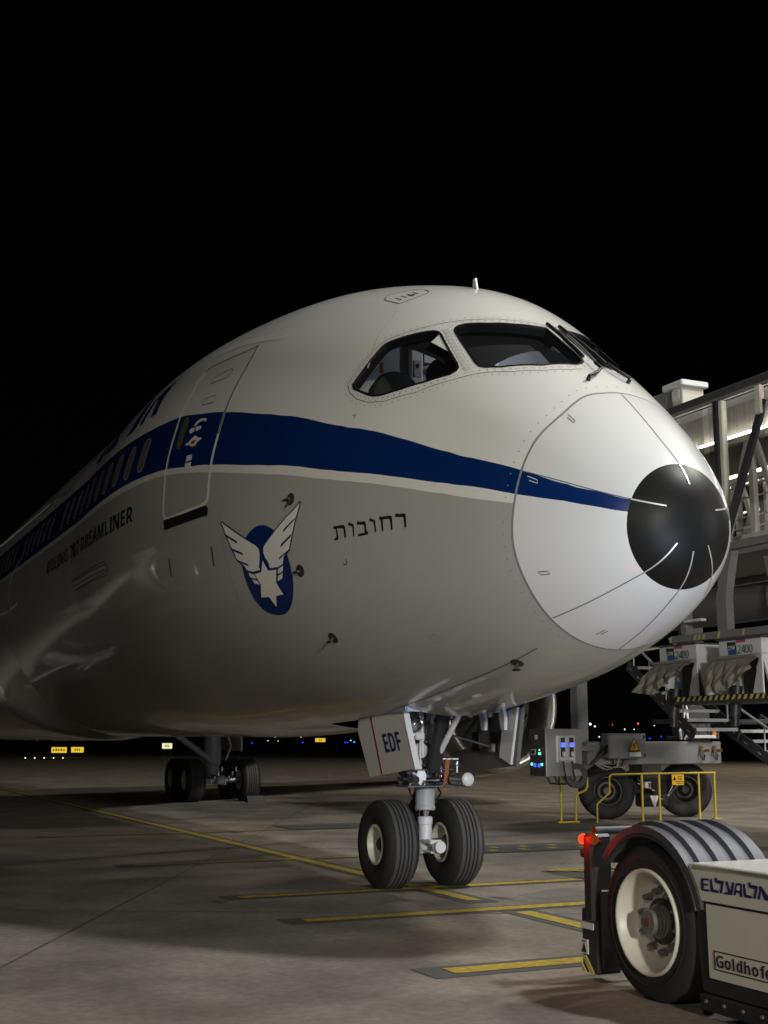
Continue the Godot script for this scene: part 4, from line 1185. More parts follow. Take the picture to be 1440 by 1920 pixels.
	hazard(fr, Vector3(10.15, 3.38, 7.358), Vector3(-0.12, 0, 0), Vector3(0, 0.11, 0), 1)
	var base := part("hopper_base", B().box(Vector3(7.6, 2.3, 7.42), Vector3(4.0, 0.05, 0.9), 0.01), M.bridge_dark, t)
	hazard(base, Vector3(9.5, 2.325, 6.965), Vector3(-2.0, 0, 0), Vector3(0, 0.075, 0), 14)
	hazard(base, Vector3(7.5, 2.325, 6.965), Vector3(-1.8, 0, 0), Vector3(0, 0.075, 0), 13)
	part("base_board", B().box(Vector3(7.6, 2.365, 6.985), Vector3(3.9, 0.085, 0.03)), M.hazard_black, base)
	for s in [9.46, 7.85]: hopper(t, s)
	stairs(t, Vector3(12.2, 3.1, 7.9), Vector3(10.25, 1.75, 7.9), 1.0, 8)
	stairs(t, Vector3(11.2, 2.08, 9.1), Vector3(7.2, 0.08, 9.1), 1.1, 11)
	part("stair_landing", B().box(Vector3(11.3, 2.02, 9.4), Vector3(1.2, 0.08, 2.4), 0.01), M.bridge_dark, t)
	# drive column
	part("lift_column", B().box(Vector3(14.6, 3.2, 11.3), Vector3(0.42, 3.3, 0.4), 0.03).box(Vector3(14.6, 2.2, 11.25), Vector3(0.55, 1.2, 0.56), 0.03), M.bridge_dark, t)
	part("lift_column", B().box(Vector3(14.8, 3.2, 8.45), Vector3(0.3, 3.3, 0.26), 0.02), M.bridge_grey, t)
	part("column_flange", B().box(Vector3(14.6, 1.72, 11.25), Vector3(0.7, 0.07, 0.9), 0.01), M.bridge_dark, t)
	for k in 5: part("column_rib", B().prism(PackedVector2Array([Vector2(-0.02, 0), Vector2(0.02, 0), Vector2(0.03, 0.35), Vector2(-0.08, 0.35)]), 0.3, Transform3D(Basis(Vector3(0, 0, 1), Vector3.UP, Vector3(-1, 0, 0)), Vector3(14.3, 1.75, 10.75 + 0.24 * k))), M.bridge_dark, t)
	var beam := part("drive_beam", B().box(Vector3(14.5, 1.4, 10.0), Vector3(0.5, 0.48, 3.46), 0.02), M.bridge_grey, t)
	part("beam_light", B().box(Vector3(14.2, 1.74, 11.2), Vector3(0.1, 0.07, 0.66), 0.01), M.label_white, beam)
	part("beacon", B().lathe([Vector2(0, 0), Vector2(0.06, 0), Vector2(0.06, 0.03), Vector2(0.05, 0.04), Vector2(0.048, 0.13), Vector2(0, 0.15)], Vector3(14.25, 1.78, 11.55), Vector3.UP, 16), M.beacon_orange, beam)
	for z in [11.2, 11.55]:
		part("valve", B().box(Vector3(14.21, 1.5, z - 0.04), Vector3(0.06, 0.1, 0.08), 0.01).tube(Vector3(14.2, 1.45, z + 0.03), Vector3(14.08, 1.45, z + 0.05), 0.035), M.brass, beam)
		part("valve_hose", B().path([Vector3(14.2, 1.48, z - 0.08), Vector3(14.18, 1.33, z - 0.1), Vector3(14.18, 1.25, z), Vector3(14.2, 1.36, z + 0.04)], 0.012), M.cable_black, beam)
	part("cable_bundle", B().path([Vector3(14.3, 1.7, 10.7), Vector3(14.2, 1.85, 10.6), Vector3(14.3, 2.0, 10.75), Vector3(14.4, 2.3, 10.9)], 0.03).path([Vector3(14.3, 1.68, 10.8), Vector3(14.2, 1.9, 10.85), Vector3(14.4, 2.4, 10.95)], 0.025), M.label_white, beam)
	for z in [9.32, 11.38]: wheel("bogie_wheel", Vector3(15.15, 0.59, z), 0.6, 0.42, 0.3, t, Vector3(-0.9, 0, -0.43), M.hub_dark)
	part("bogie_axle", B().box(Vector3(15.2, 0.75, 10.4), Vector3(0.4, 0.5, 0.9), 0.05).box(Vector3(14.95, 0.4, 10.35), Vector3(0.3, 0.3, 0.7), 0.04), M.tug_black, t)
	part("drive_bracket", B().box(Vector3(14.6, 1.05, 9.95), Vector3(0.5, 0.35, 0.5), 0.02), M.bridge_dark, t)
	part("motor_box", B().box(Vector3(14.7, 0.72, 10.05), Vector3(0.12, 0.13, 0.16), 0.01), M.label_white, t)
	part("motor_tag", B().box(Vector3(14.63, 0.72, 10.08), Vector3(0.02, 0.1, 0.06)), M.logo_red, t)
	part("warning_triangle", B().prism(PackedVector2Array([Vector2(-0.11, 0.17), Vector2(0.11, 0.17), Vector2(0, -0.09)]), 0.02, Transform3D(Basis(Vector3(0, 0, 1), Vector3.UP, Vector3(-1, 0, 0)), Vector3(14.5, 0.33, 10.1))), M.label_white, t)
	for k in 4: part("bogie_cable", B().path([Vector3(14.9, 0.75 + 0.05 * k, 9.95), Vector3(14.7, 0.6 - 0.1 * k, 10.25 + 0.1 * k), Vector3(14.9, 0.4, 10.7), Vector3(14.9, 0.9 - 0.1 * k, 11.0)], 0.014), M.cable_black if k % 2 else M.steel, t)
	# electrical box on the beam and the control cabinet
	var eb := part("junction_box", B().box(Vector3(14.1, 1.55, 9.07), Vector3(0.3, 0.52, 0.95), 0.03), M.bridge_grey, t)
	var bx := Basis(Vector3(0, 0, 1), Vector3.UP, Vector3(-1, 0, 0))
	part("warning_sign", B().prism(PackedVector2Array([Vector2(-0.12, -0.1), Vector2(0.12, -0.1), Vector2(0, 0.13)]), 0.006, Transform3D(bx, Vector3(13.942, 1.56, 9.22))), M.sign_yellow, eb)
	part("warning_sign_edge", B().prism(PackedVector2Array([Vector2(-0.15, -0.12), Vector2(0.15, -0.12), Vector2(0, 0.165)]), 0.004, Transform3D(bx, Vector3(13.945, 1.56, 9.22))), M.hazard_black, eb)
	part("warning_sign_bolt", B().prism(PackedVector2Array([Vector2(-0.02, 0.04), Vector2(-0.03, -0.01), Vector2(0.0, 0.0), Vector2(-0.005, -0.07), Vector2(0.03, 0.02), Vector2(0.005, 0.01), Vector2(0.02, 0.06)]), 0.004, Transform3D(bx, Vector3(13.936, 1.56, 9.22))), M.hazard_black, eb)
	part("label", B().box(Vector3(13.942, 1.38, 9.24), Vector3(0.01, 0.09, 0.28)), M.label_white, eb)
	for y in [1.36, 1.74]: part("latch", B().box(Vector3(13.94, y, 9.48), Vector3(0.02, 0.06, 0.04)), M.hazard_black, eb)
	for k in 4: part("box_cable", B().path([Vector3(14.1, 1.3, 8.8 + 0.14 * k), Vector3(14.05, 1.12, 8.75 + 0.1 * k), Vector3(14.05, 1.05 + 0.02 * k, 8.5 + 0.07 * k), Vector3(14.1, 1.2, 8.3)], 0.016), M.cable_pale if k % 2 else M.cable_black, eb)
	for k in 3: part("box_cable", B().path([Vector3(14.0, 1.45 + 0.06 * k, 8.6), Vector3(13.9, 1.38 + 0.05 * k, 8.45), Vector3(13.95, 1.2, 8.2)], 0.016), M.cable_black, eb)
	cabinet(t)
	guard_rail(t)


func hopper(t: Node3D, sc: float) -> void:   # one hose hopper hung on the bridge: sc its middle along the bridge
	var h := part("hose_hopper", B().box(Vector3(sc, 3.15, 7.45), Vector3(1.03, 0.26, 0.9), 0.012), M.hopper_paint, t)
	var side := PackedVector2Array([Vector2(7.0, 3.02), Vector2(7.9, 3.02), Vector2(7.9, 2.34), Vector2(7.2, 2.34)])
	var bx := Basis(Vector3(0, 0, 1), Vector3.UP, Vector3(-1, 0, 0))
	part("hopper_side", B().prism(side, 0.04, Transform3D(bx, Vector3(sc - 0.515, 0, 0))).prism(PackedVector2Array([Vector2(sc - 0.515, 3.02), Vector2(sc - 0.515, 2.34), Vector2(sc - 0.25, 2.34), Vector2(sc - 0.47, 3.02)]), 0.03, Transform3D(Basis(), Vector3(0, 0, 7.02))), M.hopper_paint, h)
	part("hopper_side", B().prism(side, 0.04, Transform3D(bx, Vector3(sc + 0.515, 0, 0))), M.hopper_paint, h)
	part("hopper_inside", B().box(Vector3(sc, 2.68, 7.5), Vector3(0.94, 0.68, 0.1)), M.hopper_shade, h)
	part("hopper_rim", B().box(Vector3(sc, 3.29, 7.44), Vector3(1.08, 0.025, 0.96), 0.006), M.bridge_dark, h)
	# front sign: dark and blue mark, red tag and number
	var f := 6.994
	part("maker_mark", B().prism(PackedVector2Array([Vector2(sc + 0.31, 3.25), Vector2(sc + 0.1, 3.24), Vector2(sc + 0.07, 3.04), Vector2(sc + 0.27, 3.04)]), 0.004, Transform3D(Basis(), Vector3(0, 0, f + 0.002))), M.hazard_black, h)
	part("maker_mark_foot", B().prism(PackedVector2Array([Vector2(sc + 0.28, 3.13), Vector2(sc + 0.085, 3.13), Vector2(sc + 0.07, 3.04), Vector2(sc + 0.27, 3.04)]), 0.004, Transform3D(Basis(), Vector3(0, 0, f - 0.002))), M.logo_blue, h)
	sign_text("maker_letters", "ITW", Vector3(sc + 0.26, 3.12, f - 0.008), Vector3(-0.16, 0.005, 0), Vector3(0.01, 0.06, 0), M.label_white, h)
	part("red_tag", B().box(Vector3(sc - 0.03, 3.25, f), Vector3(0.22, 0.045, 0.006)), M.logo_red, h)
	sign_text("number", "2400", Vector3(sc + 0.05, 3.05, f - 0.003), Vector3(-0.36, 0.0, 0), Vector3(0, 0.13, 0), M.black_paint, h, false)
	var sx := sc - 0.519
	part("side_mark", B().prism(PackedVector2Array([Vector2(7.28, 2.86), Vector2(7.5, 2.86), Vector2(7.56, 2.65), Vector2(7.38, 2.65)]), 0.004, Transform3D(bx, Vector3(sx - 0.003, 0, 0))), M.hazard_black, h)
	sign_text("maker_letters", "ITW", Vector3(sx - 0.006, 2.75, 7.36), Vector3(0, 0, 0.14), Vector3(0, 0.06, 0.02), M.label_white, h)
	part("caution_mark", B().prism(PackedVector2Array([Vector2(sc - 0.36, 2.78), Vector2(sc - 0.44, 2.78), Vector2(sc - 0.40, 2.88)]), 0.004, Transform3D(Basis(), Vector3(0, 0, 7.0))), M.sign_yellow, h)
	# canvas curtain drooping over the mouth, folded
	part("curtain_roll", B().box(Vector3(sc + 0.06, 2.99, 6.95), Vector3(1.16, 0.06, 0.14), 0.025), M.canvas, h)
	var top := [Vector2(-0.5, 2.97), Vector2(0.0, 2.98), Vector2(0.35, 2.97), Vector2(0.62, 2.96)]
	var bot := [Vector2(-0.42, 2.78), Vector2(0.0, 2.62), Vector2(0.36, 2.44), Vector2(0.86, 2.5)] if sc > 9 else [Vector2(-0.5, 2.72), Vector2(-0.1, 2.5), Vector2(0.3, 2.42), Vector2(0.5, 2.48)]
	var b := B()
	var n := 44
	var m := 14
	var g := []
	for i in n + 1:
		for j in m + 1:
			var u := 3.0 * i / n
			var k := mini(int(u), 2)
			var a: Vector2 = top[k].lerp(top[k + 1], u - k)
			var c: Vector2 = bot[k].lerp(bot[k + 1], u - k)
			var p := a.lerp(c, float(j) / m)
			var fold := 0.09 * absf(sin(u * 4.1 + j * 0.16 + sc)) + 0.04 * absf(sin(u * 8.3 - j * 0.35)) + 0.03 * sin(u * 2.1 - j * 0.8)
			g.append(Vector3(sc + p.x, p.y, 6.93 - 0.16 * sin(PI * 0.6 * j / m) - fold * j / m))
	for i in n:
		for j in m: b.quad(g[i * (m + 1) + j], g[i * (m + 1) + j + 1], g[(i + 1) * (m + 1) + j + 1], g[(i + 1) * (m + 1) + j], 3)
	part("canvas_curtain", b, M.canvas, h)
	part("hose_end", B().tube(Vector3(sc + 0.3, 2.55, 7.15), Vector3(sc + 0.32, 2.05, 7.1), 0.1, 0.09, 16).tube(Vector3(sc + 0.32, 2.05, 7.1), Vector3(sc + 0.32, 1.9, 7.1), 0.07), M.dark_metal, h)


func stairs(t: Node3D, a: Vector3, b: Vector3, w: float, n: int) -> void:
	for z in [0.0, w]:
		var c := (a + b) / 2.0 + Vector3(0, 0, z)
		var st := part("stair_stringer", B().box(c, Vector3(a.distance_to(b), 0.2, 0.05), 0.008, Basis(Vector3(0, 0, 1), atan2(a.y - b.y, a.x - b.x))), M.bridge_dark, t)
		for k in n: part("tread_cleat", B().box(a.lerp(b, (k + 0.5) / n) + Vector3(0, 0.0, z - 0.03), Vector3(0.09, 0.02, 0.012), 0.0, Basis(Vector3(0, 0, 1), atan2(a.y - b.y, a.x - b.x))), M.tread_white, st)
		var up := Vector3(0, 0.55, z)
		part("stair_handrail", B().tube(a + up, b + up, 0.024, -1, 8), M.tread_white, t)
		for k in 4:
			var p := a.lerp(b, (k + 0.4) / 4.0) + Vector3(0, 0, z)
			part("stair_baluster", B().tube(p, p + Vector3(0, 0.55, 0), 0.016, -1, 6), M.tread_white, t)
	for k in n:
		var p := a.lerp(b, (k + 0.5) / n) + Vector3(0, 0.03, w / 2.0)
		part("stair_tread", B().box(p, Vector3(0.26, 0.035, w - 0.06), 0.006), M.bridge_dark, t)
		part("tread_nosing", B().box(p + Vector3(-0.13, 0.0, 0), Vector3(0.03, 0.06, w - 0.07), 0.005), M.tread_white, t)


func cabinet(t: Node3D) -> void:
	var c := part("control_cabinet", B().box(Vector3(13.72, 1.43, 7.17), Vector3(0.62, 0.93, 0.84), 0.012), M.cabinet_steel, t)
	part("corner_strip", B().box(Vector3(13.405, 1.43, 6.745), Vector3(0.02, 0.93, 0.02)), M.strip_metal, c)
	# buttons on the narrow face
	var z := 6.742
	part("button_panel", B().box(Vector3(13.72, 1.43, z), Vector3(0.58, 0.9, 0.012), 0.004), M.bridge_dark, c)
	part("keyhole_plate", B().box(Vector3(13.75, 1.73, z - 0.008), Vector3(0.1, 0.09, 0.012)), M.label_white, c)
	part("meter", B().box(Vector3(13.86, 1.44, z - 0.008), Vector3(0.16, 0.11, 0.012)), M.label_white, c)
	part("meter_face", B().box(Vector3(13.86, 1.44, z - 0.014), Vector3(0.11, 0.07, 0.01)), M.hazard_black, c)
	part("status_light", B().box(Vector3(13.62, 1.41, z - 0.01), Vector3(0.09, 0.05, 0.012)), M.led_green, c)
	part("status_light", B().box(Vector3(13.63, 1.48, z - 0.01), Vector3(0.03, 0.03, 0.012)), M.led_green, c)
	part("red_plate", B().box(Vector3(13.52, 1.46, z - 0.008), Vector3(0.12, 0.14, 0.008)), M.logo_red, c)
	for x in [13.92, 13.54]: part("push_button", B().ball(Vector3(x, 1.2, z - 0.01), 0.03, 10, 5), M.led_green, c)
	for x in [13.81, 13.65]: part("push_button", B().box(Vector3(x, 1.18, z - 0.01), Vector3(0.07, 0.07, 0.015)), M.screen_blue, c)
	# two plug holders with small screens on the wide face
	var x := 13.404
	part("holder_plate", B().box(Vector3(x, 1.5, 7.2), Vector3(0.012, 0.52, 0.44)), M.strip_metal, c)
	for k in 2:
		var zz := 7.1 + 0.2 * k
		var hd := part("plug_holder", B().box(Vector3(x - 0.03, 1.5, zz), Vector3(0.06, 0.48, 0.16), 0.015), M.strip_metal, c)
		part("plug_slot", B().box(Vector3(x - 0.062, 1.53, zz), Vector3(0.02, 0.38, 0.1), 0.01), M.hazard_black, hd)
		part("small_screen", B().box(Vector3(x - 0.075, 1.58, zz), Vector3(0.01, 0.09, 0.09)), M.screen_blue, hd)
		part("plug", B().box(Vector3(x - 0.09, 1.4, zz), Vector3(0.06, 0.1, 0.05), 0.015), M.label_white, hd)
		part("plug_cable", B().path([Vector3(x - 0.07, 1.26, zz), Vector3(x - 0.08, 1.05, zz + 0.02), Vector3(x - 0.05, 0.95, zz + 0.06)], 0.016), M.cable_black, hd)
	for k in 4:
		var a := 6.8 + 0.18 * k
		part("hanging_cable", B().path([Vector3(13.5, 0.98, a), Vector3(13.45, 0.84 - 0.02 * (k % 2), a + 0.06), Vector3(13.45, 0.82, a + 0.24), Vector3(13.5, 0.96, a + 0.3)], 0.02), M.cable_black, c)
	part("cable_coil", B().lathe([Vector2(0.13, -0.05), Vector2(0.24, -0.05), Vector2(0.24, 0.05), Vector2(0.13, 0.05)], Vector3(13.45, 0.98, 7.45), Vector3(1, 0, 0.1), 24), M.cable_black, c)
	part("cabinet_arm", B().box(Vector3(14.2, 1.5, 7.9), Vector3(0.12, 0.1, 1.2), 0.01).box(Vector3(14.5, 1.45, 8.3), Vector3(0.6, 0.1, 0.1), 0.01), M.bridge_grey, c)


func guard_rail(t: Node3D) -> void:
	var s := 14.15
	var V := func(y: float, z: float, x := 14.15) -> Vector3: return Vector3(x, y, z)
	var g := part("guard_rail", B().path([V.call(0.0, 8.4), V.call(0.36, 8.4), V.call(0.4, 8.44), V.call(0.56, 8.66), V.call(0.6, 8.72), V.call(0.92, 8.72), V.call(0.97, 8.78), V.call(0.98, 11.46)], 0.02), M.rail_yellow, t)
	part("rail_bend", B().path([V.call(0.02, 8.05, 14.4), V.call(0.5, 8.05, 14.4), V.call(0.58, 8.1, 14.4), V.call(0.64, 8.28, 14.4), V.call(0.72, 8.34, 14.4), V.call(0.9, 8.34, 14.4), V.call(0.98, 8.28, 14.4), V.call(0.98, 7.69, 14.4)], 0.024), M.rail_yellow, g)
	part("rail_post", B().tube(V.call(0.0, 7.69, 14.4), V.call(0.98, 7.69, 14.4), 0.022), M.rail_yellow, g)
	part("rail_foot", B().box(V.call(0.02, 7.85, 14.4), Vector3(0.1, 0.03, 0.5)), M.rail_yellow, g)
	for z in [9.53, 9.97, 11.0, 11.42]:
		part("rail_post", B().tube(V.call(0.0, z), V.call(0.97, z), 0.026), M.rail_yellow, g)
	part("rail_foot", B().box(V.call(0.012, 11.45), Vector3(0.1, 0.024, 0.2)), M.rail_yellow, g)
	var sg := part("caution_sign", B().box(V.call(0.84, 10.43, 14.11), Vector3(0.012, 0.22, 0.31), 0.003), M.sign_yellow, g)
	var bx := Basis(Vector3(0, 0, 1), Vector3.UP, Vector3(-1, 0, 0))
	part("caution_triangle", B().prism(PackedVector2Array([Vector2(-0.045, -0.04), Vector2(0.045, -0.04), Vector2(0, 0.05)]), 0.003, Transform3D(bx, V.call(0.87, 10.34, 14.101))), M.hazard_black, sg)
	for k in 5: part("print_line", B().box(V.call(0.91 - 0.035 * k, 10.49 - 0.02 * (k % 2), 14.103), Vector3(0.003, 0.014, 0.12 if k < 3 else 0.2)), M.hazard_black, sg)


# ---------------------------------------------------------------- towbarless tug ahead of the nose gear
func tug() -> void:
	var t := thing("aircraft_tug", "white low towbarless tug with black wheel and ribbed grey fender", "tug", Vector3(-3.0, 0, 0))
	var c := Vector3(-1.22, 0.505, -1.30)
	for zz: float in [-1.0, 1.0]:
		var cc := Vector3(c.x, c.y, 1.30 * zz)
		var ax := Vector3(0, 0, zz)
		var tb := B()
		tb.lathe([Vector2(0.335, 0.19), Vector2(0.36, 0.205), Vector2(0.43, 0.21), Vector2(0.485, 0.19), Vector2(0.512, 0.15), Vector2(0.518, 0.0), Vector2(0.512, -0.15), Vector2(0.43, -0.2), Vector2(0.33, -0.19)], cc, ax, 56, true)
		var ty := part("tyre", tb, M.tyre_rubber, t)
		part("tyre_rib", B().lathe([Vector2(0.40, 0.209), Vector2(0.404, 0.2135), Vector2(0.41, 0.2135), Vector2(0.414, 0.2085)], cc, ax, 56, true), M.tyre_rubber, ty)
		part("rim", B().lathe([Vector2(0.345, 0.18), Vector2(0.345, 0.212), Vector2(0.337, 0.222), Vector2(0.325, 0.218), Vector2(0.318, 0.2), Vector2(0.30, 0.16), Vector2(0.285, 0.10), Vector2(0.26, 0.075), Vector2(0.235, 0.07), Vector2(0.13, 0.07)], cc, ax, 56, true), M.rim_cream, ty)
		part("hub_flange", B().lathe([Vector2(0.15, 0.05), Vector2(0.15, 0.085), Vector2(0.14, 0.09), Vector2(0.0, 0.09)], cc, ax, 32), M.hub_dark, ty)
		part("hub", B().lathe([Vector2(0.115, 0.08), Vector2(0.112, 0.11), Vector2(0.1, 0.115), Vector2(0.1, 0.13), Vector2(0.093, 0.135), Vector2(0.093, 0.15), Vector2(0.085, 0.155), Vector2(0.085, 0.19), Vector2(0.075, 0.2), Vector2(0, 0.2)], cc, ax, 30), M.nut_grey, ty)
		part("hub_cap", B().lathe([Vector2(0.028, 0.195), Vector2(0.028, 0.206), Vector2(0, 0.208)], cc, ax, 16), M.cap_red, ty)
		for k in 10:
			var th := TAU * k / 10.0 + 0.2
			var p := cc + Vector3(0.195 * cos(th), 0.195 * sin(th), 0.068 * zz)
			part("wheel_nut", B().lathe([Vector2(0.03, 0.0), Vector2(0.03, 0.012), Vector2(0.023, 0.014), Vector2(0.023, 0.05), Vector2(0.016, 0.055), Vector2(0.012, 0.07), Vector2(0, 0.07)], p, ax, 6), M.nut_grey, ty)
		# ribbed fender over the wheel
		var zo := 1.52 * zz
		var zi := 0.86 * zz
		var fb := B()
		var arc := []
		for k in 21:
			var th := lerpf(deg_to_rad(38), deg_to_rad(166), k / 20.0)
			arc.append(Vector2(-1.22 - 0.615 * cos(PI - th), 0.50 + 0.63 * sin(th)))
		arc.reverse()
		for k in 20:
			var a := Vector3(arc[k].x, arc[k].y, zo)
			var b := Vector3(arc[k + 1].x, arc[k + 1].y, zo)
			var a2 := Vector3(a.x, a.y, zi)
			var b2 := Vector3(b.x, b.y, zi)
			fb.quad(a, a2, b2, b, 4) if zz < 0 else fb.quad(a, b, b2, a2, 4)
			var ai := Vector3(-1.22 + (a.x + 1.22) * 0.9, 0.5 + (a.y - 0.5) * 0.9, zo)
			var bi := Vector3(-1.22 + (b.x + 1.22) * 0.9, 0.5 + (b.y - 0.5) * 0.9, zo)
			fb.quad(a, b, bi, ai, 5) if zz < 0 else fb.quad(a, ai, bi, b, 5)
			fb.quad(ai, bi, Vector3(bi.x, bi.y, zi), Vector3(ai.x, ai.y, zi), 6)
		var fen := part("fender", fb, M.fender_grey, t)
		part("fender_rim", B().path(range(21).map(func(k): return Vector3(-1.22 + (arc[k].x + 1.22) * 0.905, 0.5 + (arc[k].y - 0.5) * 0.905, zo - 0.004 * zz)), 0.013, 6), M.tug_black, fen)
		for r in 4:
			var z0 := (1.44 - 0.15 * r) * zz
			var rb := B()
			for k in range(0, 18):
				var q := []
				for e in [k, k + 1]:
					var o: Vector2 = arc[e] - Vector2(-1.22, 0.5)
					q.append([Vector2(-1.22, 0.5) + o * 1.004, Vector2(-1.22, 0.5) + o * 1.045])
				var zc := z0 - 0.075 * zz
				var P3 := func(v: Vector2, z: float) -> Vector3: return Vector3(v.x, v.y, z)
				var sg := 1 if zz < 0 else -1
				var z1 := z0 - 0.012 * zz
				var z2 := zc + 0.012 * zz
				if sg > 0:
					rb.quad(P3.call(q[0][1], z1), P3.call(q[0][1], z2), P3.call(q[1][1], z2), P3.call(q[1][1], z1), 7)
					rb.quad(P3.call(q[0][0], z0), P3.call(q[0][1], z1), P3.call(q[1][1], z1), P3.call(q[1][0], z0), 8)
					rb.quad(P3.call(q[0][1], z2), P3.call(q[0][0], zc), P3.call(q[1][0], zc), P3.call(q[1][1], z2), 9)
				else:
					rb.quad(P3.call(q[0][1], z2), P3.call(q[0][1], z1), P3.call(q[1][1], z1), P3.call(q[1][1], z2), 7)
					rb.quad(P3.call(q[0][1], z1), P3.call(q[0][0], z0), P3.call(q[1][0], z0), P3.call(q[1][1], z1), 8)
					rb.quad(P3.call(q[0][0], zc), P3.call(q[0][1], z2), P3.call(q[1][1], z2), P3.call(q[1][0], zc), 9)
				if k == 17 or k == 0:
					var e: int = 1 if k == 17 else 0
					rb.quad(P3.call(q[e][0], z0), P3.call(q[e][1], z1), P3.call(q[e][1], z2), P3.call(q[e][0], zc))
			part("fender_rib", rb, M.fender_grey, fen)
		# rear end plate, mudflap, lamps
		var rear := part("rear_frame", B().box(Vector3(-0.50, 0.72, 1.40 * zz), Vector3(0.12, 0.62, 0.18), 0.02).box(Vector3(-0.46, 0.28, 1.36 * zz), Vector3(0.2, 0.44, 0.2), 0.012), M.tug_black, t)
		part("mudflap", B().box(Vector3(-0.56, 0.36, 1.28 * zz), Vector3(0.04, 0.56, 0.3), 0.01), M.tug_black, rear)
		part("warning_label", B().box(Vector3(-0.358, 0.385, 1.36 * zz), Vector3(0.008, 0.05, 0.17)).box(Vector3(-0.44, 0.385, 1.463 * zz), Vector3(0.16, 0.05, 0.008)), M.label_white, rear)
		part("arrow_label", B().box(Vector3(-0.4, 0.235, 1.463 * zz), Vector3(0.09, 0.1, 0.008)), M.label_white, rear)
		part("arrow_mark", B().prism(PackedVector2Array([Vector2(-0.43, 0.195), Vector2(-0.37, 0.195), Vector2(-0.4, 0.262)]), 0.003, Transform3D(Basis(), Vector3(0, 0, 1.4685 * zz + 0.0015))), M.hazard_black, rear)
		part("arrow_bar", B().box(Vector3(-0.4, 0.272, 1.4685 * zz), Vector3(0.05, 0.006, 0.003)), M.hazard_black, rear)
		part("hazard_stripe", B().prism(PackedVector2Array([Vector2(-0.37, 0.175), Vector2(-0.42, 0.175), Vector2(-0.52, 0.065), Vector2(-0.46, 0.065)]), 0.006, Transform3D(Basis(), Vector3(0, 0, 1.465 * zz + 0.003))), M.hazard_yellow, rear)
		part("hazard_stripe", B().prism(PackedVector2Array([Vector2(-0.365, 0.065), Vector2(-0.365, 0.12), Vector2(-0.42, 0.065)]), 0.006, Transform3D(Basis(), Vector3(0, 0, 1.465 * zz + 0.003))), M.hazard_yellow, rear)
		part("top_bar", B().tube(Vector3(-0.5, 1.05, 1.42 * zz), Vector3(-0.5, 1.05, 0.5 * zz), 0.03), M.tug_black, rear)
		part("lamp_arm", B().tube(Vector3(-0.46, 0.98, 1.43 * zz), Vector3(-0.56, 0.99, 1.43 * zz), 0.022).tube(Vector3(-0.44, 0.985, 1.44 * zz), Vector3(-0.60, 0.985, 1.42 * zz), 0.02), M.tug_black, rear)
		part("rear_lamp", B().lathe([Vector2(0, 0), Vector2(0.035, 0), Vector2(0.035, 0.022), Vector2(0.037, 0.024), Vector2(0.037, 0.05), Vector2(0.03, 0.065), Vector2(0, 0.07)], Vector3(-0.44, 0.985, 1.45 * zz), Vector3(1, 0, 0), 16), M.red_lens, rear)
		part("reflector", B().lathe([Vector2(0, 0), Vector2(0.045, 0), Vector2(0.045, 0.012), Vector2(0.03, 0.02), Vector2(0, 0.022)], Vector3(-0.60, 1.0, 1.49 * zz), Vector3(-0.2, 0, zz), 18), M.amber_lens, rear)
		part("rear_hook", B().path([Vector3(-0.50, 0.875, 1.42 * zz), Vector3(-0.40, 0.875, 1.42 * zz), Vector3(-0.345, 0.87, 1.42 * zz), Vector3(-0.345, 0.905, 1.42 * zz)], 0.022, 6), M.tug_black, rear)
		var rl := OmniLight3D.new()
		rl.name = "rear_lamp_light"
		rl.light_color = Color(1.0, 0.10, 0.07); rl.light_energy = 0.085; rl.light_size = 0.03; rl.omni_range = 12.0; rl.omni_attenuation = 2.0; rl.shadow_enabled = true
		rl.position = Vector3(-0.475, 1.0, 1.57 * zz) - bases[t]
		t.add_child(rl, true)
		# side of the body
		var zs := 1.5 * zz
		var sx := Transform3D(Basis(Vector3(-1, 0, 0), Vector3.UP, Vector3(0, 0, -1)), Vector3(0, 0, zs)) if zz < 0 else Transform3D(Basis(), Vector3(0, 0, zs))
		var fx := -1.0 if zz < 0 else 1.0
		var poly := func(pts: Array) -> PackedVector2Array:
			var r := PackedVector2Array()
			for q in pts: r.append(Vector2(q[0] * fx, q[1]))
			return r
		part("side_panel", B().prism(poly.call([[-1.68, 0.91], [-1.69, 0.925], [-7.4, 0.925], [-7.4, 0.708], [-1.795, 0.708]]), 0.06, sx), M.tug_white, t)
		part("side_panel", B().prism(poly.call([[-1.84, 0.69], [-7.3, 0.69], [-7.3, 0.252], [-1.858, 0.252], [-1.848, 0.26]]), 0.05, sx), M.tug_white, t)
		part("panel_seam", B().box(Vector3(-4.6, 0.699, 1.47 * zz), Vector3(5.6, 0.03, 0.03)), M.tug_black, t)
		part("wheel_arch", B().prism(poly.call([[-1.74, 0.70], [-1.838, 0.70], [-1.857, 0.245], [-7.3, 0.245], [-7.3, 0.16], [-1.77, 0.16], [-1.73, 0.45]]), 0.2, Transform3D(sx.basis, sx.origin - Vector3(0, 0, 0.012 * zz))), M.tug_black, t)
		part("lower_rail", B().box(Vector3(-4.5, 0.10, 1.46 * zz), Vector3(5.5, 0.1, 0.1), 0.01), M.tug_black, t)
		for k in 8: part("rail_bolt", B().tube(Vector3(-1.82 - 0.17 * k, 0.11, 1.51 * zz), Vector3(-1.82 - 0.17 * k, 0.11, 1.52 * zz), 0.012, -1, 8), M.nut_grey, t)
	part("deck", B().box(Vector3(-4.5, 0.905, 0), Vector3(5.6, 0.05, 3.0), 0.012), M.tug_white, t)
	part("chassis", B().box(Vector3(-4.6, 0.5, 0), Vector3(5.4, 0.7, 2.7), 0.03), M.tug_black, t)
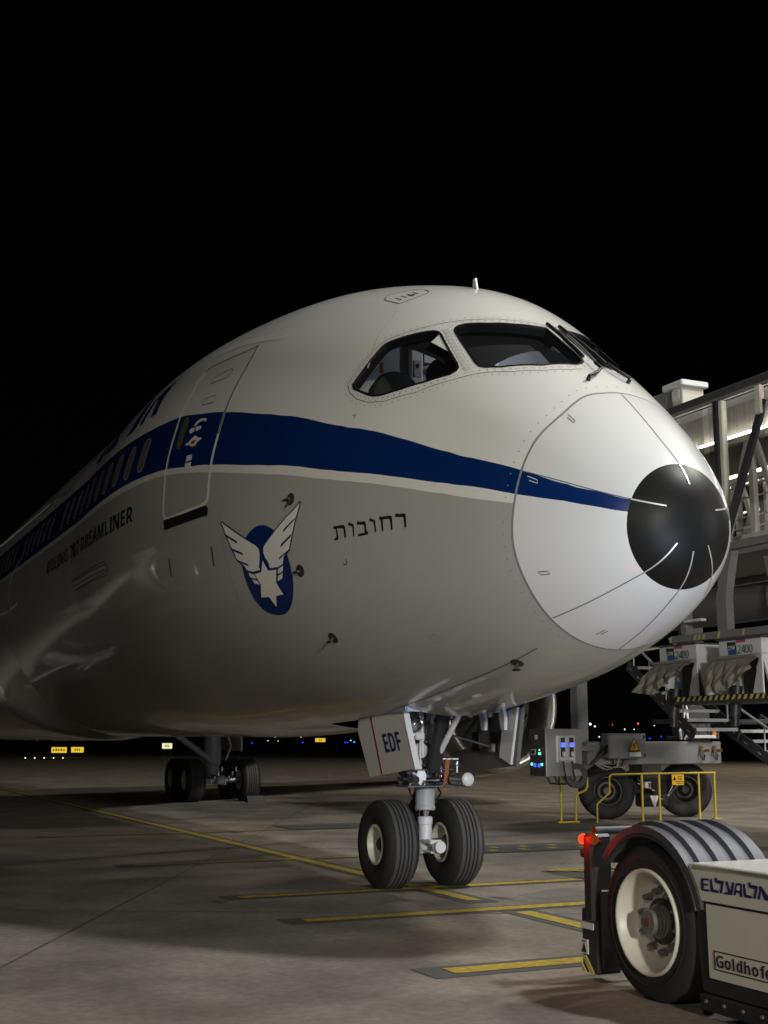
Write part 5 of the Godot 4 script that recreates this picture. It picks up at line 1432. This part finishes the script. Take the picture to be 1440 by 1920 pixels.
	part("cradle_arm", B().box(Vector3(-1.5, 0.32, 0.72), Vector3(1.6, 0.3, 0.22), 0.03).box(Vector3(-1.5, 0.32, -0.72), Vector3(1.6, 0.3, 0.22), 0.03), M.tug_black, t)
	var cab := part("driver_cab", B().box(Vector3(-6.2, 1.3, 0), Vector3(1.7, 0.75, 2.3), 0.08), M.tug_white, t)
	part("cab_window", B().box(Vector3(-6.2, 1.42, 0), Vector3(1.5, 0.36, 2.32), 0.02), M.black_paint, cab)
	# work lamps out of view on the cab roof, placed to light gear and chin
	for z in [-0.8, 0.8]:
		var at := Vector3(-5.3, 1.78, z)
		part("unseen_work_lamp", B().box(at - Vector3(0.06, 0, 0), Vector3(0.1, 0.12, 0.2), 0.015).tube(at - Vector3(0.08, 0.14, 0), at - Vector3(0.08, 0, 0), 0.02), M.tug_black, cab)
		part("unseen_work_lamp_face", B().box(at, Vector3(0.012, 0.1, 0.18)), M.unseen_lamp_face, cab)
		var wl := SpotLight3D.new()
		wl.name = "unseen_work_lamp_light"
		wl.light_color = Color(0.76, 0.86, 1.0); wl.light_energy = WORK_E / 2.0; wl.light_size = 0.08
		wl.spot_angle = 48.0; wl.spot_angle_attenuation = 0.7; wl.spot_range = 60.0; wl.spot_attenuation = 2.0; wl.shadow_enabled = true
		wl.transform = Transform3D(Basis(Vector3(0, 0, -1), Vector3(0, 1, 0), Vector3(-1, 0, 0)).rotated(Vector3(0, 0, 1), 0.12), at + Vector3(0.02, 0, 0) - bases[t])
		t.add_child(wl, true)
	for x in [-6.3]:
		for zz: float in [-1.2, 1.2]: wheel("front_wheel", Vector3(x, 0.45, zz), 0.46, 0.3, 0.25, t)
	# lettering on the starboard side
	var tx := Transform3D(Basis(Vector3(-1, 0, 0), Vector3.UP, Vector3(0, 0, -1)), Vector3(0, 0, -1.5035))
	for f in ["tg_e", "tg_l1", "tg_lamed1", "tg_ayin", "tg_a", "tg_l2", "tg_lamed2", "tg_alef"]:
		var p := PackedVector2Array()
		for i in range(0, FEAT[f].size(), 2): p.append(Vector2(-FEAT[f][i], FEAT[f][i + 1]))
		var lt := part("airline_letter", B().prism(p, 0.003, tx), M.tug_blue, t)
		if f == "tg_a":
			var q := PackedVector2Array()
			for i in range(0, FEAT.tg_a_in.size(), 2): q.append(Vector2(-FEAT.tg_a_in[i], FEAT.tg_a_in[i + 1]))
			part("letter_opening", B().prism(q, 0.002, Transform3D(tx.basis, tx.origin - Vector3(0, 0, 0.002))), M.tug_white, lt)
	sign_text("maker_name", "Goldhofer", Vector3(-1.922, 0.327, -1.504), Vector3(-0.55, 0.0, 0), Vector3(0, 0.072, 0), M.black_paint, t, true)
	for q in [[-1.905, 0.419, -2.52, 0.419], [-1.909, 0.311, -2.52, 0.311]]:
		part("name_frame", B().box(Vector3((q[0] + q[2]) / 2.0, q[1], -1.502), Vector3(q[0] - q[2], 0.006, 0.004)), M.black_paint, t)
	for x in [-1.907, -2.52]: part("name_frame", B().box(Vector3(x, 0.365, -1.5025), Vector3(0.006, 0.112, 0.004)), M.black_paint, t)


# ---------------------------------------------------------------- airfield lights and signs far behind
func far_thing(called: String, label: String, category: String, at: Vector3, group := "") -> Node3D:
	var o := Node3D.new()
	o.name = numbered(called, self)
	o.position = Vector3(at.x, 0, at.z)
	add_child(o, true)
	tag(o, label, category, group)
	return o


const ORD := ["first", "second", "third", "fourth", "fifth", "sixth", "seventh", "eighth", "ninth", "tenth", "eleventh", "twelfth"]


func field_lamp(label: String, at: Vector3, r: float, m: Material, group: String, category := "airfield light") -> void:
	var o := far_thing("airfield_light", label, category, at, group)
	put("lamp_head", B().ball(Vector3(0, at.y, 0), r * 0.62, 10, 6).done(), m, o)
	put("stake", B().tube(Vector3(0, 0, 0), Vector3(0, at.y - r * 0.9, 0), r * 0.25, -1, 6).done(), M.far_post, o)


func distance() -> void:
	# columns: metres to the right, height, metres away, lamp radius, colour
	var blue := [[-41.2, 0.35, -330, 0.32, "cyan_glow"], [-50, 0.35, -413, 0.4, "cyan_glow"], [-42, 0.35, -370, 0.5, "cyan_glow"], [-38, 0.35, -375, 0.3, "blue_glow"], [-22.5, 0.5, -360, 0.3, "blue_glow"], [-12, 0.4, -400, 0.3, "blue_glow"], [-11.2, 0.4, -400, 0.3, "blue_glow"], [-9.4, 0.5, -410, 0.34, "cyan_glow"], [92, 1.6, -450, 0.45, "blue_glow"], [96, 2.2, -450, 0.35, "blue_glow"]]
	for k in blue.size():
		var q: Array = blue[k]
		field_lamp(ORD[k] + " blue taxiway light from the left along the dark horizon", Vector3(q[0], q[1], q[2]), q[3], M[q[4]], "blue taxiway lights")
	var white := [[-37.5, 0.9, -420, 0.2], [-36, 2.0, -430, 0.22], [-35, 0.8, -430, 0.18], [-31.5, 2.2, -430, 0.22], [-27.5, 2.0, -430, 0.2], [-10.6, 1.0, -415, 0.26]]
	for k in white.size():
		var q: Array = white[k]
		field_lamp(ORD[k] + " small white light from the left in the row under the belly", Vector3(q[0], q[1], q[2]), q[3], M.white_glow, "white lights under the belly")
	for k in 5:
		field_lamp(ORD[k] + " small ground light from the left below the yellow signs", Vector3(-27.8 + 0.73 * k, 0.2, -101.0), 0.075, M.white_glow, "ground lights below the signs")
	var high := [[76, 6.8, -478, 0.7, "white_glow", "bright white floodlight cluster low over the cabinet"], [78, 6.0, -480, 0.5, "white_glow", "lower lamp of the white floodlight cluster"], [89, 4.9, -480, 0.4, "white_glow", "white street lamp left of the red lamp mast"], [92.5, 4.9, -480, 0.28, "white_glow", "faint white street lamp beside the red lamp mast"], [94, 7.0, -480, 0.55, "far_red", "red obstruction lamp on a tall mast beyond the bridge"], [84.5, 6.6, -480, 0.3, "far_red", "dim orange lamp on a mast left of the red one"], [100, 6.3, -480, 0.25, "white_glow", "faint white lamp right of the red lamp mast"], [79.5, 2.2, -480, 0.35, "white_glow", "white ground-level lamp behind the junction box"], [81, 2.2, -480, 0.4, "white_glow", "brighter ground-level lamp behind the junction box"]]
	for q in high:
		field_lamp(q[5], Vector3(q[0], q[1], q[2]), q[3], M[q[4]], "far lamps right of the nose gear", "lamp post")
	var signs := [["wide yellow taxiway sign beneath the belly fairing", -29.2, 0.66, -117.0, 1.35, 0.5, "sign_glow", 5], ["narrow yellow taxiway sign beside the wide one", -27.55, 0.68, -117.0, 1.1, 0.48, "sign_glow", 3], ["pale yellow taxiway sign left of the far main gear", -20.0, 1.0, -120.0, 0.9, 0.5, "sign_white_glow", 3], ["small distant yellow taxiway sign left of the registration door", -12.0, 1.35, -245.0, 1.9, 0.7, "sign_glow", 2]]
	for q in signs:
		var o := far_thing("taxiway_sign", q[0], "airfield sign", Vector3(q[1], 0, q[3]), "lit taxiway signs")
		put("sign_face", B().box(Vector3(0, q[2], 0), Vector3(q[4], q[5], 0.18), 0.02).done(), M[q[6]], o)
		for k in q[7]:
			put("sign_letter", B().box(Vector3((k - (q[7] - 1) / 2.0) * q[4] * 0.17, q[2] + 0.02 * (k % 2), 0.095), Vector3(q[4] * 0.09, q[5] * (0.34 + 0.1 * (k % 2)), 0.01)).done(), M.hazard_black, o)
		for x in [-0.35, 0.35]: put("sign_post", B().tube(Vector3(q[4] * x, 0, 0), Vector3(q[4] * x, q[2] - q[5] / 2.0, 0), 0.04, -1, 6).done(), M.far_post, o)


const FEAT := {
	"side_window": [3.365,1.043, 3.386,1.032, 3.341,0.966, 3.301,0.886, 3.27,0.815, 3.254,0.798, 3.224,0.782, 3.063,0.725, 2.867,0.655, 2.775,0.627, 2.717,0.623, 2.663,0.631, 2.576,0.654, 2.421,0.696, 2.299,0.728, 2.216,0.752, 2.176,0.77, 2.174,0.791, 2.211,0.831, 2.43,0.928, 2.681,1.008, 2.866,1.053, 2.926,1.064, 2.992,1.071, 3.052,1.072, 3.131,1.068, 3.33,1.054],
	"front_window": [2.573,0.563, 2.597,0.546, 2.603,0.522, 2.564,0.482, 2.404,0.381, 2.257,0.243, 2.176,0.124, 2.143,0.051, 2.063,0.054, 1.528,0.05, 1.476,0.07, 1.443,0.101, 1.428,0.158, 1.544,0.404, 1.798,0.611, 1.93,0.675, 1.993,0.689, 2.047,0.684, 2.198,0.648, 2.417,0.601],
	"door_outline": [6.849,1.594, 6.928,1.581, 6.961,1.562, 6.98,1.482, 7.027,1.404, 7.044,1.348, 7.053,1.281, 7.075,1.206, 7.133,1.137, 7.14,1.05, 7.208,0.958, 7.193,0.901, 7.158,0.88, 7.084,0.867, 6.749,0.853, 6.215,0.821, 5.96,0.799, 5.879,0.86, 5.797,0.934, 5.781,1.003, 5.751,1.155, 5.722,1.251, 5.721,1.319, 5.723,1.381, 5.71,1.45, 5.695,1.493, 5.71,1.518, 5.772,1.534, 5.853,1.542, 6.384,1.569],
	"door_sill": [6.92,1.597, 5.715,1.539, 5.663,1.552, 5.666,1.578, 6.226,1.608, 6.891,1.643],
	"door_window": [6.933,1.154, 6.821,1.15, 6.726,1.171, 6.714,1.235, 6.709,1.284, 6.763,1.299, 6.86,1.295, 6.885,1.275, 6.912,1.206],
	"door_handle": [6.577,1.282, 6.494,1.274, 6.439,1.261, 6.353,1.248, 6.234,1.26, 6.142,1.26, 6.128,1.267, 6.228,1.279, 6.266,1.292, 6.35,1.298, 6.464,1.288, 6.548,1.288],
	"door_handle_red": [6.411,1.282, 6.385,1.271, 6.277,1.27, 6.3,1.282, 6.355,1.287],
	"door_arrow": [6.51,1.201, 6.475,1.182, 6.374,1.171, 6.211,1.173, 6.171,1.19, 6.282,1.182, 6.382,1.187, 6.436,1.198, 6.451,1.205],
	"lab1": [6.599,1.224, 6.584,1.212, 6.456,1.21, 6.438,1.227, 6.541,1.237],
	"lab2": [6.426,1.215, 6.417,1.206, 6.273,1.206, 6.258,1.219, 6.38,1.229],
	"lab3": [6.441,1.358, 6.449,1.333, 6.295,1.329, 6.282,1.353],
	"lab4": [6.441,1.392, 6.447,1.365, 6.277,1.361, 6.269,1.389],
	"upper_panel": [6.652,0.992, 6.683,0.97, 6.641,0.954, 6.247,0.923, 6.176,0.938, 6.188,0.961, 6.239,0.974],
	"top_label": [6.529,1.104, 6.565,1.082, 6.537,1.075, 6.255,1.061, 6.223,1.087, 6.224,1.098],
	"rain_gutter": [7.69,0.751, 7.261,0.748, 6.698,0.736, 6.243,0.74, 5.763,0.743, 5.366,0.75],
	"em_oval": [4.5,1.64, 4.586,1.643, 4.669,1.653, 4.772,1.675, 4.862,1.706, 4.933,1.749, 4.988,1.788, 5.017,1.821, 5.029,1.854, 5.031,1.894, 5.027,1.947, 5.013,1.978, 4.996,2.005, 4.964,2.031, 4.928,2.054, 4.875,2.071, 4.815,2.084, 4.742,2.093, 4.659,2.097, 4.591,2.097, 4.525,2.093, 4.455,2.083, 4.384,2.067, 4.316,2.044, 4.245,2.013, 4.176,1.971, 4.142,1.941, 4.115,1.907, 4.098,1.853, 4.108,1.793, 4.143,1.743, 4.202,1.701, 4.285,1.67, 4.336,1.657, 4.396,1.647, 4.444,1.642],
	"em_wing_l": [5.339,1.619, 4.861,1.704, 4.681,1.734, 4.63,1.747, 4.607,1.761, 4.606,1.78, 4.629,1.809, 4.677,1.847, 4.667,1.86, 4.825,1.866, 4.93,1.857, 4.978,1.829, 5.087,1.801, 5.138,1.757, 5.231,1.693],
	"em_wing_r": [3.818,1.544, 3.891,1.617, 3.975,1.701, 4.052,1.767, 4.165,1.799, 4.218,1.839, 4.31,1.852, 4.473,1.855, 4.471,1.83, 4.52,1.796, 4.529,1.777, 4.517,1.755, 4.481,1.739, 4.274,1.678, 4.036,1.604],
	"em_slit_l1": [5.269,1.675, 5.028,1.711, 5.016,1.725, 5.246,1.688],
	"em_slit_l2": [5.178,1.743, 4.945,1.77, 4.939,1.782, 5.15,1.758],
	"em_slit_l3": [5.094,1.801, 4.886,1.826, 4.871,1.839, 5.07,1.81],
	"em_slit_r1": [3.878,1.606, 3.908,1.623, 4.117,1.684, 4.101,1.667],
	"em_slit_r2": [3.961,1.688, 3.999,1.709, 4.197,1.757, 4.177,1.74],
	"em_slit_r3": [4.046,1.767, 4.085,1.779, 4.268,1.819, 4.245,1.804],
	"em_star": [4.564,1.814, 4.508,1.867, 4.351,1.865, 4.429,1.929, 4.378,1.991, 4.522,1.996, 4.607,2.052, 4.666,1.997, 4.823,1.997, 4.734,1.932, 4.793,1.878, 4.651,1.872],
	"em_sq1": [4.922,1.87, 4.8,1.882, 4.792,1.903, 4.903,1.893],
	"em_sq2": [4.885,1.903, 4.79,1.912, 4.763,1.932, 4.857,1.926],
	"em_sq3": [4.326,1.863, 4.218,1.847, 4.253,1.876, 4.354,1.887],
	"em_sq4": [4.369,1.898, 4.265,1.884, 4.294,1.91, 4.398,1.923],
	"he_resh": [2.439,1.621, 2.433,1.606, 2.421,1.598, 2.404,1.603, 2.328,1.6, 2.305,1.602, 2.299,1.624, 2.301,1.676, 2.327,1.689, 2.328,1.671, 2.329,1.628, 2.337,1.62, 2.415,1.621],
	"he_het": [2.652,1.631, 2.643,1.619, 2.629,1.613, 2.616,1.618, 2.52,1.612, 2.491,1.613, 2.476,1.623, 2.479,1.686, 2.504,1.698, 2.503,1.678, 2.506,1.637, 2.522,1.631, 2.6,1.633, 2.604,1.693, 2.626,1.704, 2.627,1.684, 2.628,1.638],
	"he_vav2": [2.782,1.639, 2.768,1.623, 2.756,1.625, 2.734,1.632, 2.709,1.633, 2.701,1.644, 2.699,1.698, 2.724,1.709, 2.722,1.683, 2.725,1.65, 2.739,1.644, 2.761,1.644],
	"he_bet": [2.962,1.658, 2.95,1.64, 2.937,1.638, 2.92,1.644, 2.862,1.64, 2.84,1.643, 2.832,1.656, 2.831,1.694, 2.824,1.7, 2.809,1.699, 2.818,1.714, 2.961,1.723, 2.957,1.712, 2.945,1.708, 2.861,1.703, 2.857,1.666, 2.868,1.659, 2.938,1.659],
	"he_vav1": [3.086,1.661, 3.07,1.644, 3.057,1.645, 3.037,1.652, 3.01,1.653, 3.004,1.664, 3.008,1.715, 3.03,1.726, 3.026,1.703, 3.027,1.67, 3.044,1.663, 3.065,1.663],
	"he_tav": [3.308,1.676, 3.298,1.664, 3.29,1.659, 3.277,1.662, 3.171,1.657, 3.145,1.657, 3.132,1.666, 3.128,1.681, 3.126,1.719, 3.15,1.731, 3.156,1.717, 3.157,1.68, 3.17,1.675, 3.252,1.675, 3.245,1.707, 3.243,1.723, 3.252,1.735, 3.311,1.739, 3.306,1.728, 3.281,1.723, 3.27,1.715, 3.27,1.679],
	"ti1": [8.665,0.852, 8.559,0.835, 8.487,0.977, 8.326,1.078, 8.541,1.087, 8.794,0.964, 8.807,0.931],
	"ti2": [8.75,0.862, 8.913,0.904, 9.08,0.98, 9.011,1.105, 8.823,1.108, 8.881,0.96, 8.629,0.951],
	"ti3": [9.432,0.884, 9.644,0.946, 9.544,1.016, 9.559,1.08, 9.608,1.124, 9.269,1.127, 9.161,1.095, 9.199,0.982],
	"ti4": [10.827,0.892, 11.423,0.914, 11.356,1.088, 10.353,1.134, 10.315,1.092, 10.818,0.995],
	"ti5": [12.807,0.81, 12.336,0.936, 12.132,1.071, 11.557,1.101, 11.671,1.045, 12.068,0.934],
	"ti6": [13.218,0.919, 13.378,0.954, 13.008,0.972],
	"ti7": [13.969,1.04, 14.004,1.11, 15.143,1.101, 14.483,1.093, 13.982,1.082],
	"ti8": [16.368,1.007, 16.343,1.065, 16.918,1.112, 16.313,1.101, 15.985,1.076],
	"ln_upper": [3.391,1.07, 3.463,1.037, 3.443,0.976, 3.387,0.879, 3.305,0.781, 3.098,0.696, 2.912,0.622, 2.703,0.511, 2.517,0.391, 2.332,0.23, 2.211,0.058, 2.136,0.007],
	"ln_lower": [3.391,1.07, 3.243,1.099, 3.051,1.108, 2.835,1.089, 2.476,1, 2.138,0.85, 1.906,0.719, 1.669,0.599, 1.467,0.431, 1.366,0.246, 1.351,0.146],
	"ln_post1": [2.681,0.582, 2.397,0.66, 2.221,0.709, 2.112,0.736, 2.048,0.75],
	"hatch": [4.153,0.456, 4.069,0.473, 3.795,0.492, 3.72,0.493, 3.7,0.482, 3.648,0.434, 3.621,0.349, 3.682,0.313, 3.853,0.29, 4.079,0.304, 4.167,0.351, 4.239,0.403, 4.206,0.434],
	"seam1": [3.683,0.506, 3.503,0.629, 3.473,0.737, 3.281,0.941],
	"reds": [6.885,1.781, 6.934,1.868, 5.634,1.735, 5.659,1.828],
	"seam2": [12.334,1.951, 12.233,2.162, 12.384,2.342, 12.497,2.481],
	"door2l": [17.739,1.394, 18.546,1.511, 18.653,1.656, 18.5,1.708, 17.584,1.697],
	"wiper_blade": [2.171,0.038, 1.988,0.03, 1.73,0.041, 1.525,0.051],
	"wiper_arm": [1.924,-0.006, 1.68,-0.001, 1.395,0.022],
	"wiper_link": [1.395,0.022, 1.303,0.016, 1.223,0.095, 1.174,0.206],
	"wiper2_blade": [2.15,-0.045, 1.925,-0.072, 1.644,-0.098, 1.422,-0.1],
	"wiper2_link": [1.422,-0.1, 1.302,-0.139, 1.231,-0.214],
	"probes": [3.985,1.528, 3.957,1.881, 3.963,2.259, 1.979,2.735],
	"corner_marks": [3.194,1.839, 3.203,1.867, 3.25,1.868, 3.212,1.178, 3.172,1.17, 3.176,1.19],
	"vent_box": [12.243,1.744, 9.698,1.75, 9.495,1.795, 9.643,1.803, 12.076,1.803],
	"tg_e": [-1.804,0.832, -1.816,0.844, -1.882,0.848, -1.879,0.836, -1.831,0.834, -1.827,0.813, -1.871,0.814, -1.868,0.803, -1.828,0.801, -1.828,0.782, -1.882,0.782, -1.879,0.77, -1.816,0.769, -1.803,0.775],
	"tg_l1": [-1.895,0.846, -1.912,0.848, -1.921,0.789, -1.972,0.786, -1.966,0.77, -1.902,0.77, -1.894,0.777],
	"tg_lamed1": [-1.943,0.86, -1.96,0.86, -1.963,0.847, -2.018,0.847, -2.027,0.84, -2.022,0.827, -2.002,0.771, -1.982,0.772, -1.999,0.826, -1.949,0.829, -1.943,0.838],
	"tg_ayin": [-2.04,0.847, -2.062,0.849, -2.083,0.792, -2.105,0.848, -2.124,0.849, -2.098,0.772, -2.02,0.77, -2.02,0.78, -2.063,0.785],
	"tg_a": [-2.146,0.847, -2.182,0.849, -2.191,0.843, -2.19,0.771, -2.169,0.771, -2.168,0.79, -2.138,0.79, -2.129,0.774, -2.111,0.774, -2.137,0.839],
	"tg_a_in": [-2.15,0.833, -2.17,0.834, -2.169,0.805, -2.143,0.805],
	"tg_l2": [-2.204,0.848, -2.22,0.849, -2.228,0.788, -2.277,0.786, -2.275,0.771, -2.209,0.771, -2.204,0.78],
	"tg_lamed2": [-2.251,0.862, -2.271,0.863, -2.274,0.849, -2.325,0.849, -2.333,0.841, -2.309,0.773, -2.289,0.774, -2.31,0.829, -2.261,0.831, -2.253,0.838],
	"tg_alef": [-2.344,0.849, -2.365,0.85, -2.428,0.792, -2.447,0.831, -2.465,0.831, -2.44,0.77, -2.412,0.774, -2.389,0.772, -2.359,0.825, -2.348,0.773, -2.328,0.774, -2.347,0.823],
}
